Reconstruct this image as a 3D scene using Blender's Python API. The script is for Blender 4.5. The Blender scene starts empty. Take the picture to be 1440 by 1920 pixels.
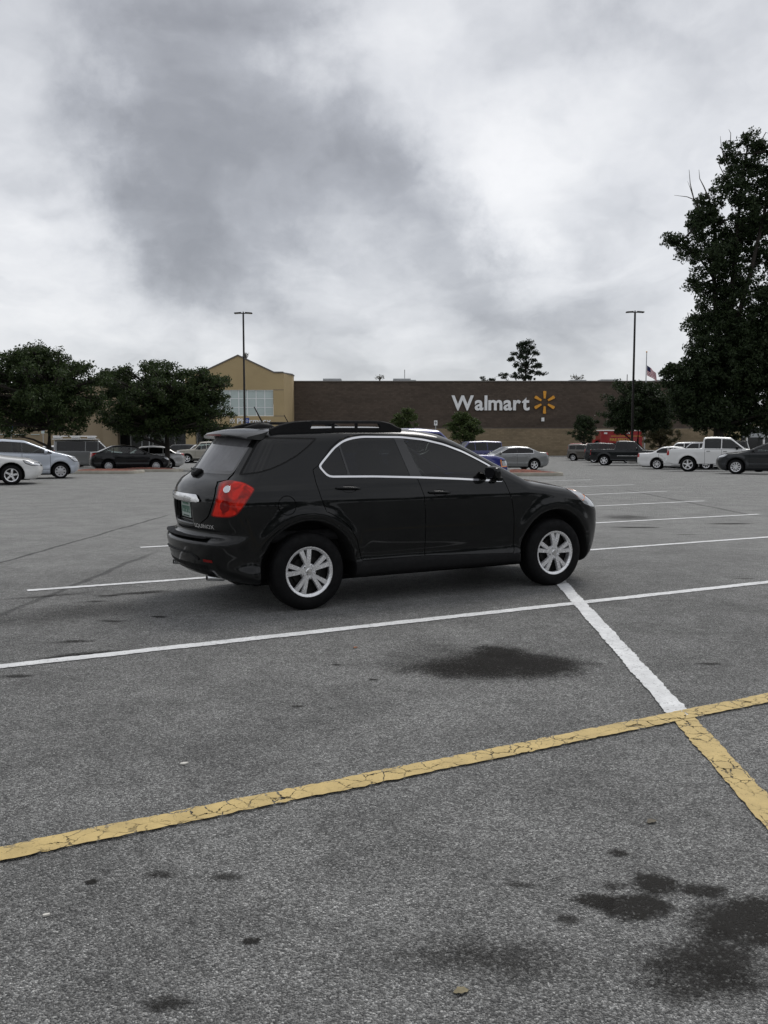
import bpy, math, random
import numpy as np
from mathutils import Vector, Matrix
random.seed(7); RNG = np.random.default_rng(11)
R = math.radians
SC = bpy.context.scene
COL = SC.collection

# ------------------------------------------------------------------ camera
F_PX, PITCH, CAM_H = 1667.4, 5.02, 1.628
cam_d = bpy.data.cameras.new('camera'); cam = bpy.data.objects.new('camera', cam_d); COL.objects.link(cam)
cam.location = (0, 0, CAM_H); cam.rotation_euler = (R(90 - PITCH), 0, 0)
cam_d.sensor_fit = 'VERTICAL'; cam_d.sensor_height = 24.0; cam_d.lens = F_PX / 1920 * 24.0
cam_d.clip_start = 0.05; cam_d.clip_end = 4000
SC.camera = cam
SC.cycles.max_bounces = 7; SC.cycles.diffuse_bounces = 2; SC.cycles.glossy_bounces = 3; SC.cycles.transmission_bounces = 3; SC.cycles.transparent_max_bounces = 10
SC.render.resolution_x, SC.render.resolution_y = 768, 1024
# ------------------------------------------------------------------ view
vs = SC.view_settings
vs.view_transform = 'Standard'; vs.look = 'None'; vs.exposure = 0.32; vs.gamma = 1.0; vs.use_curve_mapping = False

# ------------------------------------------------------------------ world: overcast clouds over a Nishita sky
SUN_EL, SUN_AZ = R(54), R(24)            # behind the cloud, ahead and a little to the right
W = bpy.data.worlds.new('World'); SC.world = W; W.use_nodes = True
nt = W.node_tree; nt.nodes.clear()
def nd(t, typ, **kw):
    n = t.nodes.new(typ)
    for k, v in kw.items():
        if k.startswith('i_'):
            n.inputs[int(k[2:]) if k[2:].isdigit() else k[2:]].default_value = v
        else: setattr(n, k, v)
    return n
def mth(t, op, a, b=None, c=None, clamp=False):
    n = t.nodes.new('ShaderNodeMath'); n.operation = op; n.use_clamp = clamp
    for i, v in enumerate((a, b, c)):
        if v is None: continue
        if isinstance(v, (int, float)): n.inputs[i].default_value = v
        else: t.links.new(v, n.inputs[i])
    return n.outputs[0]
def vmth(t, op, a, b=None, out=0):
    n = t.nodes.new('ShaderNodeVectorMath'); n.operation = op
    for i, v in enumerate((a, b)):
        if v is None: continue
        if isinstance(v, (tuple, list, Vector)): n.inputs[i].default_value = tuple(v)
        elif isinstance(v, (int, float)): n.inputs['Scale'].default_value = v
        else: t.links.new(v, n.inputs[i])
    return n.outputs[out]
def mrange(t, v, a, b, c=0.0, d=1.0, smooth=True):
    n = t.nodes.new('ShaderNodeMapRange'); n.interpolation_type = 'SMOOTHSTEP' if smooth else 'LINEAR'
    t.links.new(v, n.inputs[0])
    for i, q in enumerate((a, b, c, d)): n.inputs[1 + i].default_value = q
    return n.outputs[0]
def mixc(t, f, a, b, mode='MIX'):
    n = t.nodes.new('ShaderNodeMix'); n.data_type = 'RGBA'; n.blend_type = mode
    for sock, v in ((n.inputs[0], f), (n.inputs[6], a), (n.inputs[7], b)):
        if isinstance(v, (int, float)): sock.default_value = v
        elif isinstance(v, (tuple, list)): sock.default_value = tuple(v) + ((1,) if len(v) == 3 else ())
        else: t.links.new(v, sock)
    return n.outputs[2]
def noise(t, vec, scale, detail=4, rough=.5, dist=0.0, out=0):
    n = t.nodes.new('ShaderNodeTexNoise'); n.inputs['Scale'].default_value = scale
    n.inputs['Detail'].default_value = detail; n.inputs['Roughness'].default_value = rough
    n.inputs['Distortion'].default_value = dist
    if vec is not None: t.links.new(vec, n.inputs['Vector'])
    return n.outputs[out]
def pix_dir(px, py):
    p = R(PITCH); a = (px - 720) / F_PX; b = (960 - py) / F_PX
    return Vector((a, math.cos(p) + b * math.sin(p), -math.sin(p) + b * math.cos(p)))

sky = nd(nt, 'ShaderNodeTexSky'); sky.sky_type = 'NISHITA'; sky.sun_disc = False
sky.sun_elevation = SUN_EL; sky.sun_rotation = SUN_AZ
tc = nd(nt, 'ShaderNodeTexCoord'); DIR = tc.outputs['Generated']
sep = nd(nt, 'ShaderNodeSeparateXYZ'); nt.links.new(DIR, sep.inputs[0])
zc = mth(nt, 'MAXIMUM', sep.outputs[2], 0.0)
den = mth(nt, 'ADD', zc, 0.42)
cmb = nd(nt, 'ShaderNodeCombineXYZ')
nt.links.new(mth(nt, 'DIVIDE', sep.outputs[0], den), cmb.inputs[0])
nt.links.new(mth(nt, 'DIVIDE', sep.outputs[1], den), cmb.inputs[1])
PL = cmb.outputs[0]
warp = vmth(nt, 'SCALE', vmth(nt, 'SUBTRACT', noise(nt, PL, 2.4, 5, .55, 0, 1), (.5, .5, .5)), .42)
PLw = vmth(nt, 'ADD', PL, warp)
cloud = noise(nt, PLw, 1.7, 7, .5, .3)                 # big heaps
fine = noise(nt, PLw, 4.2, 7, .50, .25)
# the two large masses in view: the dark heap left of centre, the thin bright break right of it
warp2 = vmth(nt, 'SCALE', vmth(nt, 'SUBTRACT', noise(nt, DIR, 4.2, 8, .62, 0, 1), (.5, .5, .5)), .34)
DW = vmth(nt, 'NORMALIZE', vmth(nt, 'ADD', DIR, warp2))
def lobe(px, py, r0, r1, amt):
    d = pix_dir(px, py).normalized()
    dt = vmth(nt, 'DOT_PRODUCT', DW, tuple(d), out=1)
    return mrange(nt, mth(nt, 'ARCCOSINE', mth(nt, 'MINIMUM', dt, 1.0)), R(r0), R(r1), amt, 0.0)
base = mth(nt, 'ADD', mth(nt, 'MULTIPLY', mth(nt, 'SUBTRACT', cloud, .5), .80), mth(nt, 'MULTIPLY', mth(nt, 'SUBTRACT', fine, .5), .66))
for L_ in ((380, 320, 0, 14, -.30), (330, 420, 0, 8, -.12), (400, 80, 0, 9, -.16), (700, 380, 0, 9, -.14), (860, 480, 0, 8, -.08), (930, 330, 0, 7, .22), (900, 420, 0, 4, .10),
           (780, 120, 0, 10, .16), (1150, 200, 0, 13, .16), (1330, 480, 0, 10, .14), (60, 300, 0, 8, .16), (60, 60, 0, 8, .08), (1130, 10, 0, 5, -.14),
           (880, 590, 0, 6, -.12), (150, 560, 0, 9, .16), (420, 600, 0, 8, .12)):
    base = mth(nt, 'ADD', base, lobe(*L_))
ramp = nd(nt, 'ShaderNodeValToRGB'); el = ramp.color_ramp.elements
el[0].position = .0; el[0].color = (2.05, 2.12, 2.32, 1)
el[1].position = 1.0; el[1].color = (8.0, 8.0, 8.1, 1)
for p_, c_ in ((.20, (2.70, 2.78, 3.02)), (.36, (3.55, 3.66, 3.95)), (.50, (4.7, 4.82, 5.1)), (.66, (6.0, 6.1, 6.35)), (.82, (7.2, 7.25, 7.4))):
    e = el.new(p_); e.color = (*c_, 1)
nt.links.new(mth(nt, 'ADD', base, .55), ramp.inputs[0])
hz = mrange(nt, sep.outputs[2], 0.0, .13, .45, 0.0)      # haze greys out low clouds
cl = mixc(nt, hz, ramp.outputs[0], (5.5, 5.75, 5.95))
skyc = mixc(nt, .94, sky.outputs[0], cl)
bg = nd(nt, 'ShaderNodeBackground'); bg.inputs[1].default_value = .1
nt.links.new(skyc, bg.inputs[0])
wo = nd(nt, 'ShaderNodeOutputWorld'); nt.links.new(bg.outputs[0], wo.inputs[0])

# ------------------------------------------------------------------ sun through the overcast
sd = bpy.data.lights.new('sun', 'SUN'); sd.energy = 1.3; sd.angle = R(22); sd.color = (1, .97, .93)
sun = bpy.data.objects.new('sun', sd); COL.objects.link(sun)
to_sun = Vector((math.sin(SUN_AZ) * math.cos(SUN_EL), math.cos(SUN_AZ) * math.cos(SUN_EL), math.sin(SUN_EL)))
sun.rotation_euler = to_sun.to_track_quat('Z', 'Y').to_euler(); sun.location = (20, 60, 80)

# ================================================================== helpers
def obj(name, data, parent=None, loc=None, rot=None, mat=None):
    o = bpy.data.objects.new(name, data); COL.objects.link(o)
    if parent: o.parent = parent
    if loc is not None: o.location = loc
    if rot is not None: o.rotation_euler = rot
    if mat is not None:
        data.materials.clear(); data.materials.append(mat)
    return o
def tag(o, label=None, cat=None, group=None, kind=None):
    if label: o['label'] = label
    if cat: o['category'] = cat
    if group: o['group'] = group
    if kind: o['kind'] = kind
    return o
def empty(name, loc=(0, 0, 0), rz=0):
    o = bpy.data.objects.new(name, None); COL.objects.link(o); o.location = loc; o.rotation_euler = (0, 0, rz)
    o.empty_display_size = .2
    return o
def mesh_np(name, V, T, N=None, smooth=True):
    me = bpy.data.meshes.new(name)
    V = np.asarray(V, np.float32); T = np.asarray(T, np.int32); k = T.shape[1]
    me.vertices.add(len(V)); me.vertices.foreach_set('co', V.ravel())
    me.loops.add(T.size); me.loops.foreach_set('vertex_index', T.ravel())
    me.polygons.add(len(T)); me.polygons.foreach_set('loop_start', np.arange(0, T.size, k, dtype=np.int32))
    me.polygons.foreach_set('loop_total', np.full(len(T), k, np.int32))
    me.polygons.foreach_set('use_smooth', np.full(len(T), smooth))
    me.update(calc_edges=True)
    if N is not None: me.normals_split_custom_set_from_vertices([tuple(n) for n in np.asarray(N)])
    return me
class MB:
    """collects polygons of any size into one mesh"""
    def __init__(s): s.v = []; s.f = []
    def add(s, vs_, fs):
        b = len(s.v); s.v += [tuple(v) for v in vs_]; s.f += [[i + b for i in f] for f in fs]; return s
    def box(s, x0, x1, y0, y1, z0, z1):
        return s.add([(x0,y0,z0),(x1,y0,z0),(x1,y1,z0),(x0,y1,z0),(x0,y0,z1),(x1,y0,z1),(x1,y1,z1),(x0,y1,z1)],
                     [[3,2,1,0],[4,5,6,7],[0,1,5,4],[1,2,6,5],[2,3,7,6],[3,0,4,7]])
    def bbox(s, x0, x1, y0, y1, z0, z1, b=.01):      # box with chamfered edges
        pts = []; c = (((x0+x1)/2, (x1-x0)/2), ((y0+y1)/2, (y1-y0)/2), ((z0+z1)/2, (z1-z0)/2))
        b = min(b, c[0][1]*.9, c[1][1]*.9, c[2][1]*.9)
        idx = {}
        for sx in (-1, 1):
            for sy in (-1, 1):
                for sz in (-1, 1):
                    for ax in range(3):
                        q = [c[i][0] + (sx, sy, sz)[i] * (c[i][1] - (b if i != ax else 0)) for i in range(3)]
                        idx[(sx, sy, sz, ax)] = len(pts); pts.append(q)
        fs = []
        for ax in range(3):
            u, v = [(1, 2), (2, 0), (0, 1)][ax]
            for sg in (-1, 1):
                f = []
                for a, d in ((-1,-1),(1,-1),(1,1),(-1,1)):
                    k = [0,0,0]; k[ax] = sg; k[u] = a; k[v] = d; f.append(idx[(*k, ax)])
                fs.append(f if sg > 0 else f[::-1])
        for ax in range(3):                          # edge chamfers along ax
            u, v = [(1, 2), (2, 0), (0, 1)][ax]
            for a in (-1, 1):
                for d in (-1, 1):
                    k0 = [0,0,0]; k0[u] = a; k0[v] = d; k1 = list(k0); k0[ax] = -1; k1[ax] = 1
                    f = [idx[(*k0, u)], idx[(*k0, v)], idx[(*k1, v)], idx[(*k1, u)]]
                    fs.append(f if a * d < 0 else f[::-1])
        for sx in (-1, 1):
            for sy in (-1, 1):
                for sz in (-1, 1):
                    f = [idx[(sx, sy, sz, i)] for i in range(3)]
                    fs.append(f if sx*sy*sz > 0 else f[::-1])
        return s.add(pts, fs)
    def tube(s, pts, rad, n=8, cap=True):
        pts = [Vector(p) for p in pts]
        if isinstance(rad, (int, float)): rad = [rad] * len(pts)
        rings = []; up = Vector((0, 0, 1))
        for i, p in enumerate(pts):
            t = (pts[min(i+1, len(pts)-1)] - pts[max(i-1, 0)])
            if t.length < 1e-9: t = Vector((0, 0, 1))
            t.normalize(); a = t.cross(up)
            if a.length < .05: a = t.cross(Vector((1, 0, 0)))
            a.normalize(); b = a.cross(t)
            rings.append([p + (a*math.cos(2*math.pi*k/n) + b*math.sin(2*math.pi*k/n)) * rad[i] for k in range(n)])
        vs_ = [v for r_ in rings for v in r_]; fs = []
        for i in range(len(pts)-1):
            for k in range(n):
                fs.append([i*n+k, (i+1)*n+k, (i+1)*n+(k+1) % n, i*n+(k+1) % n])
        if cap: fs.append(list(range(n))); fs.append([(len(pts)-1)*n + k for k in range(n)][::-1])
        return s.add(vs_, fs)
    def lathe(s, prof, n=32, axis='y'):              # prof: (radius, along)
        vs_ = []; fs = []
        for (r_, a) in prof:
            for k in range(n):
                c, q = math.cos(2*math.pi*k/n)*r_, math.sin(2*math.pi*k/n)*r_
                vs_.append((c, a, q) if axis == 'y' else (c, q, a))
        for i in range(len(prof)-1):
            for k in range(n):
                f = [i*n+k, i*n+(k+1) % n, (i+1)*n+(k+1) % n, (i+1)*n+k]
                fs.append(f)
        return s.add(vs_, fs)
    def prism(s, poly, a0, a1, axis='y'):            # poly in the other two axes, extruded a0..a1
        n = len(poly)
        def P(p, a): return (p[0], a, p[1]) if axis == 'y' else ((p[0], p[1], a) if axis == 'z' else (a, p[0], p[1]))
        return s.add([P(p, a0) for p in poly] + [P(p, a1) for p in poly],
                     [list(range(n)), [n+i for i in range(n)][::-1]] + [[i, n+i, n+(i+1) % n, (i+1) % n] for i in range(n)])
    def mesh(s, name, smooth=False):
        me = bpy.data.meshes.new(name); me.from_pydata(s.v, [], s.f); me.validate()
        import bmesh
        bm = bmesh.new(); bm.from_mesh(me); bmesh.ops.recalc_face_normals(bm, faces=bm.faces); bm.to_mesh(me); bm.free()
        if smooth:
            me.polygons.foreach_set('use_smooth', [True]*len(me.polygons))
            try: me.set_sharp_from_angle(angle=R(38))
            except Exception: pass
        return me
    def build(s, name, mat, parent=None, loc=None, rot=None, smooth=False):
        return obj(name, s.mesh(name, smooth), parent, loc, rot, mat)

# ------------------------------------------------------------------ materials
MAT = {}
def prin(name, col, rough=.5, metal=0.0, coat=0.0, spec=.5, emit=None):
    if name in MAT: return MAT[name]
    m = bpy.data.materials.new(name); m.use_nodes = True; b = m.node_tree.nodes['Principled BSDF']
    b.inputs['Base Color'].default_value = (*col, 1); b.inputs['Roughness'].default_value = rough
    b.inputs['Metallic'].default_value = metal; b.inputs['Coat Weight'].default_value = coat
    b.inputs['Coat Roughness'].default_value = .04; b.inputs['Specular IOR Level'].default_value = spec
    MAT[name] = m; return m
def bsdf(m): return m.node_tree.nodes['Principled BSDF']
def vary(m, col, amt=.15, scale=6.0, rough=None, bump=0.0, bscale=60.0, coord='Object', detail=5):
    """uneven colour, roughness and fine relief on a material"""
    t = m.node_tree; b = bsdf(m); c = nd(t, 'ShaderNodeTexCoord').outputs[coord]
    n = noise(t, c, scale, detail, .6)
    k = mrange(t, n, .25, .75, 1-amt, 1+amt, False)
    t.links.new(mixc(t, 1.0, col, cmbv(t, k), 'MULTIPLY'), b.inputs['Base Color'])
    if rough: t.links.new(mrange(t, noise(t, c, scale*2.3, 4, .6), .3, .7, rough[0], rough[1], False), b.inputs['Roughness'])
    if bump:
        bp = nd(t, 'ShaderNodeBump'); bp.inputs['Strength'].default_value = bump; bp.inputs['Distance'].default_value = .01
        t.links.new(noise(t, c, bscale, 3, .6), bp.inputs['Height']); t.links.new(bp.outputs[0], b.inputs['Normal'])
    return m
def cmbv(t, v):
    n = nd(t, 'ShaderNodeCombineXYZ')
    for i in range(3): t.links.new(v, n.inputs[i])
    return n.outputs[0]
def paint(name, col, metal=.0, rough=.35, coat=1.0):
    if max(col) < .04: coat = min(coat, .68)
    """car paint; the inner face of the shell is dark trim"""
    if name in MAT: return MAT[name]
    m = prin(name, col, rough, metal, coat, .5 if max(col) >= .04 else .08); t = m.node_tree; b = bsdf(m)
    c = nd(t, 'ShaderNodeTexCoord').outputs['Object']
    dust = mrange(t, noise(t, c, 2.2, 6, .65), .45, .8, 0, .018)
    cc = mixc(t, dust, col, (.20, .19, .17))
    geo = nd(t, 'ShaderNodeNewGeometry')
    t.links.new(mixc(t, geo.outputs['Backfacing'], cc, (.025, .024, .022)), b.inputs['Base Color'])
    t.links.new(mth(t, 'MULTIPLY', mth(t, 'SUBTRACT', 1.0, geo.outputs['Backfacing']), coat), b.inputs['Coat Weight'])
    t.links.new(mrange(t, noise(t, c, 5, 5, .6), .3, .7, .02, .07), b.inputs['Coat Roughness'])
    return m
def glass(name, tint, refl=1.0, film=0.0):
    if name in MAT: return MAT[name]
    m = bpy.data.materials.new(name); m.use_nodes = True; t = m.node_tree; t.nodes.clear()
    tr = nd(t, 'ShaderNodeBsdfTransparent'); tr.inputs[0].default_value = (*tint, 1)
    gl = nd(t, 'ShaderNodeBsdfGlossy'); gl.inputs['Roughness'].default_value = .03; gl.inputs[0].default_value = (refl, refl, refl, 1)
    fr = nd(t, 'ShaderNodeFresnel'); fr.inputs[0].default_value = 1.5
    mx = nd(t, 'ShaderNodeMixShader'); t.links.new(fr.outputs[0], mx.inputs[0]); t.links.new(tr.outputs[0], mx.inputs[1]); t.links.new(gl.outputs[0], mx.inputs[2])
    res = mx.outputs[0]
    if film:                                          # pale film: sky reflection put into the colour, along with some road dust
        df = nd(t, 'ShaderNodeBsdfDiffuse'); df.inputs[0].default_value = (.5, .5, .52, 1); m2 = nd(t, 'ShaderNodeMixShader')
        c = nd(t, 'ShaderNodeTexCoord').outputs['Object']
        t.links.new(mrange(t, noise(t, c, 3, 5, .6), .3, .7, film*.75, film*1.25), m2.inputs[0]); t.links.new(res, m2.inputs[1]); t.links.new(df.outputs[0], m2.inputs[2]); res = m2.outputs[0]
    o = nd(t, 'ShaderNodeOutputMaterial'); t.links.new(res, o.inputs[0]); MAT[name] = m; return m

M_RUB = vary(prin('tyre_rubber', (.0065, .0065, .007), .85, spec=.18), (.0065, .0065, .007), .35, 9, (.6, .9), .25, 90)
M_TRIM = vary(prin('black_plastic_trim', (.0065, .0065, .007), .6, spec=.2), (.0065, .0065, .007), .25, 14, (.5, .75), .1, 200)
M_SEAL = prin('black_seal', (.004, .004, .004), .9)
M_GBLK = prin('gloss_black_pillar', (.006, .006, .007), .12, 0, .6)
M_CHR = vary(prin('chrome_trim', (.82, .82, .83), .12, 1.0), (.82, .82, .83), .06, 8, (.08, .2))
M_ALU = vary(prin('alloy_wheel', (.86, .86, .87), .25, .6), (.86, .86, .87), .08, 12, (.18, .32))
M_HUBCAP = vary(prin('silver_hubcap', (.5, .5, .51), .35, .7), (.5, .5, .51), .1, 12, (.28, .45))
M_DARKMET = vary(prin('dark_brake_metal', (.022, .021, .020), .6, .5), (.022, .021, .020), .3, 20)
M_INT = vary(prin('interior_cloth', (.03, .03, .032), .9), (.03, .03, .032), .2, 20)
M_RED = prin('red_lens', (.70, .02, .010), .12, 0, .3, .25)
def lens_detail(m):                                   # moulded facets behind the clear red outer lens
    t = m.node_tree; b = bsdf(m); P = nd(t, 'ShaderNodeTexCoord').outputs['Object']
    wv = nd(t, 'ShaderNodeTexWave'); wv.bands_direction = 'Z'; wv.inputs['Scale'].default_value = 28; wv.inputs['Distortion'].default_value = 1.5; wv.inputs['Detail'].default_value = 1; t.links.new(P, wv.inputs['Vector'])
    k = mth(t, 'MULTIPLY', mrange(t, wv.outputs['Fac'], .2, .8, .8, 1.1), mrange(t, noise(t, P, 9, 2, .5, .6), .35, .62, .35, 1.15))
    t.links.new(mixc(t, 1.0, (.72, .022, .010), cmbv(t, k), 'MULTIPLY'), b.inputs['Base Color'])
lens_detail(M_RED)
M_REDD = prin('dark_red_lens', (.22, .006, .005), .15, 0, .25, .3)
M_CLEAR = prin('clear_lens', (.55, .56, .58), .08, .35, 1.0)
M_AMBER = prin('amber_lens', (.75, .22, .03), .12, 0, 1.0)
M_WHITEP = prin('white_lamp', (.75, .75, .78), .15, .3, 1.0)

# ================================================================== ground height
GY = np.array([-60, 24, 30, 36, 42, 47, 51, 58, 67, 76, 85, 100, 112, 3000.])
GZ = np.array([0, 0, -.015, -.08, -.20, -.38, -.50, -.62, -.75, -.86, -.95, -1.0, -1.0, -1.0])
def gz(Y): return float(np.interp(Y, GY, GZ))
def ray_ground(px, py):
    d = pix_dir(px, py); lo, hi = .5, 400.0
    f = lambda t: CAM_H + d.z*t - gz(d.y*t)
    t = lo
    while t < 400 and f(t) > 0: t *= 1.03
    lo, hi = t/1.03, t
    for _ in range(40):
        m = (lo+hi)/2
        if f(m) > 0: lo = m
        else: hi = m
    return Vector((d.x*hi, d.y*hi, gz(d.y*hi)))
def at(px, py, Y):
    d = pix_dir(px, py); t = Y/d.y; return Vector((d.x*t, Y, CAM_H + d.z*t))

# ------------------------------------------------------------------ asphalt
def asphalt_material():
    m = bpy.data.materials.new('worn_asphalt'); m.use_nodes = True; t = m.node_tree; b = bsdf(m)
    P = nd(t, 'ShaderNodeTexCoord').outputs['Object']
    vo = nd(t, 'ShaderNodeTexVoronoi'); vo.inputs['Scale'].default_value = 135; t.links.new(P, vo.inputs['Vector'])
    sepc = nd(t, 'ShaderNodeSeparateColor'); t.links.new(vo.outputs['Color'], sepc.inputs[0])
    vo2 = nd(t, 'ShaderNodeTexVoronoi'); vo2.inputs['Scale'].default_value = 290; t.links.new(P, vo2.inputs['Vector'])
    sepd = nd(t, 'ShaderNodeSeparateColor'); t.links.new(vo2.outputs['Color'], sepd.inputs[0])
    st = nd(t, 'ShaderNodeValToRGB'); e = st.color_ramp.elements
    e[0].position = 0; e[0].color = (.055, .055, .056, 1); e[1].position = 1; e[1].color = (.82, .82, .79, 1)
    for p_, c_ in ((.35, .135), (.6, .245), (.82, .40), (.93, .62)): q = e.new(p_); q.color = (c_, c_*1.0, c_*.97, 1)
    t.links.new(mth(t, 'ADD', mth(t, 'MULTIPLY', sepc.outputs[0], .62), mth(t, 'MULTIPLY', sepd.outputs[1], .38)), st.inputs[0])
    # wear: broad patches, fine blotches, tyre-polished lanes
    big = noise(t, P, .22, 5, .6, .4); mid = noise(t, P, 1.6, 6, .62, .3); sm = noise(t, P, 9, 5, .65)
    k = mth(t, 'ADD', mth(t, 'MULTIPLY', mrange(t, big, .3, .7, .82, 1.20), mrange(t, mid, .3, .72, .84, 1.15)), mrange(t, sm, .3, .7, -.13, .13))
    col = mixc(t, 1.0, st.outputs[0], cmbv(t, k), 'MULTIPLY')
    # the drive lane and far lot are older, paler asphalt with the stones worn flat
    sx = nd(t, 'ShaderNodeSeparateXYZ'); t.links.new(P, sx.inputs[0])
    old = mrange(t, mth(t, 'ADD', sx.outputs[1], mth(t, 'MULTIPLY', mth(t, 'SUBTRACT', big, .5), 6)), 6.0, 17.0)
    pale = mixc(t, 1.0, (.36, .36, .346), cmbv(t, mth(t, 'MULTIPLY', mrange(t, mid, .25, .75, .88, 1.12), mrange(t, sm, .3, .7, .92, 1.08))), 'MULTIPLY')
    col = mixc(t, mth(t, 'MULTIPLY', old, .72), col, pale)
    # pale scuffs
    col = mixc(t, mrange(t, noise(t, P, .9, 6, .7, .5), .62, .80, 0, .35), col, (.30, .30, .29))
    # paving seams on the drive lane (two long joints running up the lane)
    sw = noise(t, P, 1.1, 5, .65)
    def seam(p0, p1, w, amt):
        nonlocal col
        a = ray_ground(*p0); c = ray_ground(*p1); d = (c - a); d.z = 0; ln = d.length; d.normalize()
        rel = vmth(t, 'SUBTRACT', P, (a.x, a.y, 0)); s = vmth(t, 'DOT_PRODUCT', rel, tuple(d), out=1)
        q = mth(t, 'ABSOLUTE', mth(t, 'ADD', vmth(t, 'DOT_PRODUCT', rel, (-d.y, d.x, 0), out=1), mth(t, 'MULTIPLY', mth(t, 'SUBTRACT', sw, .5), .22)))
        v = mth(t, 'MULTIPLY', mrange(t, q, w*.35, w, amt, 0), mth(t, 'MULTIPLY', mrange(t, s, -.6, .2), mrange(t, s, ln-.3, ln+1.0, 1, 0)))
        v = mth(t, 'MULTIPLY', v, mrange(t, sm, .3, .6, .45, 1.0))
        col = mixc(t, v, col, (.03, .03, .03))
    seam((0, 1055), (300, 970), .05, .75); seam((0, 1155), (265, 1045), .06, .6)
    seam((1395, 963), (1180, 920), .10, .5)
    t.links.new(col, b.inputs['Base Color'])
    b.inputs['Roughness'].default_value = .88
    b.inputs['Specular IOR Level'].default_value = .35
    bp = nd(t, 'ShaderNodeBump'); bp.inputs['Strength'].default_value = .6; bp.inputs['Distance'].default_value = .006
    t.links.new(mth(t, 'SUBTRACT', sepc.outputs[0], mth(t, 'MULTIPLY', vo.outputs['Distance'], 45)), bp.inputs['Height'])
    t.links.new(bp.outputs[0], b.inputs['Normal'])
    return m
M_ASPH = asphalt_material()
ys = np.r_[-60, np.arange(-10, 120, 2.0), 140, 200, 400, 1500.0]
xs = np.array([-900, -200, -80, -40, -20, 0, 20, 40, 80, 200, 900.])
gv = np.array([(x, y, gz(y)) for y in ys for x in xs]); nx = len(xs)
gq = np.array([(j*nx+i, j*nx+i+1, (j+1)*nx+i+1, (j+1)*nx+i) for j in range(len(ys)-1) for i in range(nx-1)])
LOT = tag(obj('parking_lot', mesh_np('parking_lot', gv, gq), mat=M_ASPH), kind='structure')

# ------------------------------------------------------------------ painted lines (thin sheets over the asphalt)
def paint_line_material(name, col, crack):
    m = bpy.data.materials.new(name); m.use_nodes = True; t = m.node_tree; b = bsdf(m)
    P = nd(t, 'ShaderNodeTexCoord').outputs['Object']
    Pd = vmth(t, 'ADD', P, vmth(t, 'SCALE', vmth(t, 'SUBTRACT', noise(t, P, 16, 4, .6, 0, 1), (.5, .5, .5)), .06))
    vo = nd(t, 'ShaderNodeTexVoronoi'); vo.feature = 'DISTANCE_TO_EDGE'; vo.inputs['Scale'].default_value = 11; t.links.new(Pd, vo.inputs['Vector'])
    gate = noise(t, P, .8, 3, .5)
    cr = mrange(t, mth(t, 'ADD', vo.outputs['Distance'], mth(t, 'MULTIPLY', mth(t, 'SUBTRACT', noise(t, P, 30, 4, .7), .5), .10)), .012, .045, 1, 0)
    cr = mth(t, 'MULTIPLY', cr, mrange(t, noise(t, P, 3.0, 4, .7), .38, .58)) if crack else mth(t, 'MULTIPLY', cr, 0.0)
    chips = mrange(t, noise(t, P, 55, 5, .75), .59 if crack else .555, .66)
    wear = mrange(t, noise(t, P, 1.4, 4, .6), .35, .75, .35, 1.0)
    hole = mth(t, 'MAXIMUM', cr, mth(t, 'MULTIPLY', chips, wear))
    dirt = mrange(t, noise(t, P, 5, 6, .7), .35, .75, .72, 1.05, False)
    c = mixc(t, 1.0, col, cmbv(t, dirt), 'MULTIPLY')
    t.links.new(c, b.inputs['Base Color']); b.inputs['Roughness'].default_value = .75
    tr = nd(t, 'ShaderNodeBsdfTransparent'); mx = nd(t, 'ShaderNodeMixShader'); out = t.nodes['Material Output']
    t.links.new(hole, mx.inputs[0]); t.links.new(b.outputs[0], mx.inputs[1]); t.links.new(tr.outputs[0], mx.inputs[2]); t.links.new(mx.outputs[0], out.inputs[0])
    bp = nd(t, 'ShaderNodeBump'); bp.inputs['Strength'].default_value = .4; bp.inputs['Distance'].default_value = .004
    t.links.new(noise(t, P, 110, 2, .6), bp.inputs['Height']); t.links.new(bp.outputs[0], b.inputs['Normal'])
    return m
M_LW = paint_line_material('white_road_paint', (.78, .79, .79), False)
M_LY = paint_line_material('yellow_road_paint', (.60, .45, .185), True)
def line_strip(a, b, w, mat, lift=.006, label=None, name='stall_line'):
    a = Vector(a); b = Vector(b); d = b - a; d.z = 0; L = d.length; d.normalize(); n = Vector((-d.y, d.x, 0))
    k = max(4, int(L/.03)); k = min(k, 900); V = []; T = []
    ph = random.random()*50
    for i in range(k+1):
        s = L*i/k; p = a + d*s
        j1 = random.gauss(0, .004) + .003*math.sin(s*9+ph); j2 = random.gauss(0, .004) + .003*math.sin(s*7.3+ph*2)
        for q, j in ((w/2, j1), (-w/2, j2)):
            v = p + n*(q+j); V.append((v.x, v.y, gz(v.y) + lift))
    for i in range(k): T.append((2*i+1, 2*i+3, 2*i+2, 2*i))
    o = obj(name, mesh_np(name, np.array(V), np.array(T)), LOT, mat=mat)
    if label: o['label'] = label
    return o
HY = R(27.96); HD = Vector((math.cos(HY), math.sin(HY), 0))
def g2(px, py): return ray_ground(px, py)
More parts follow.
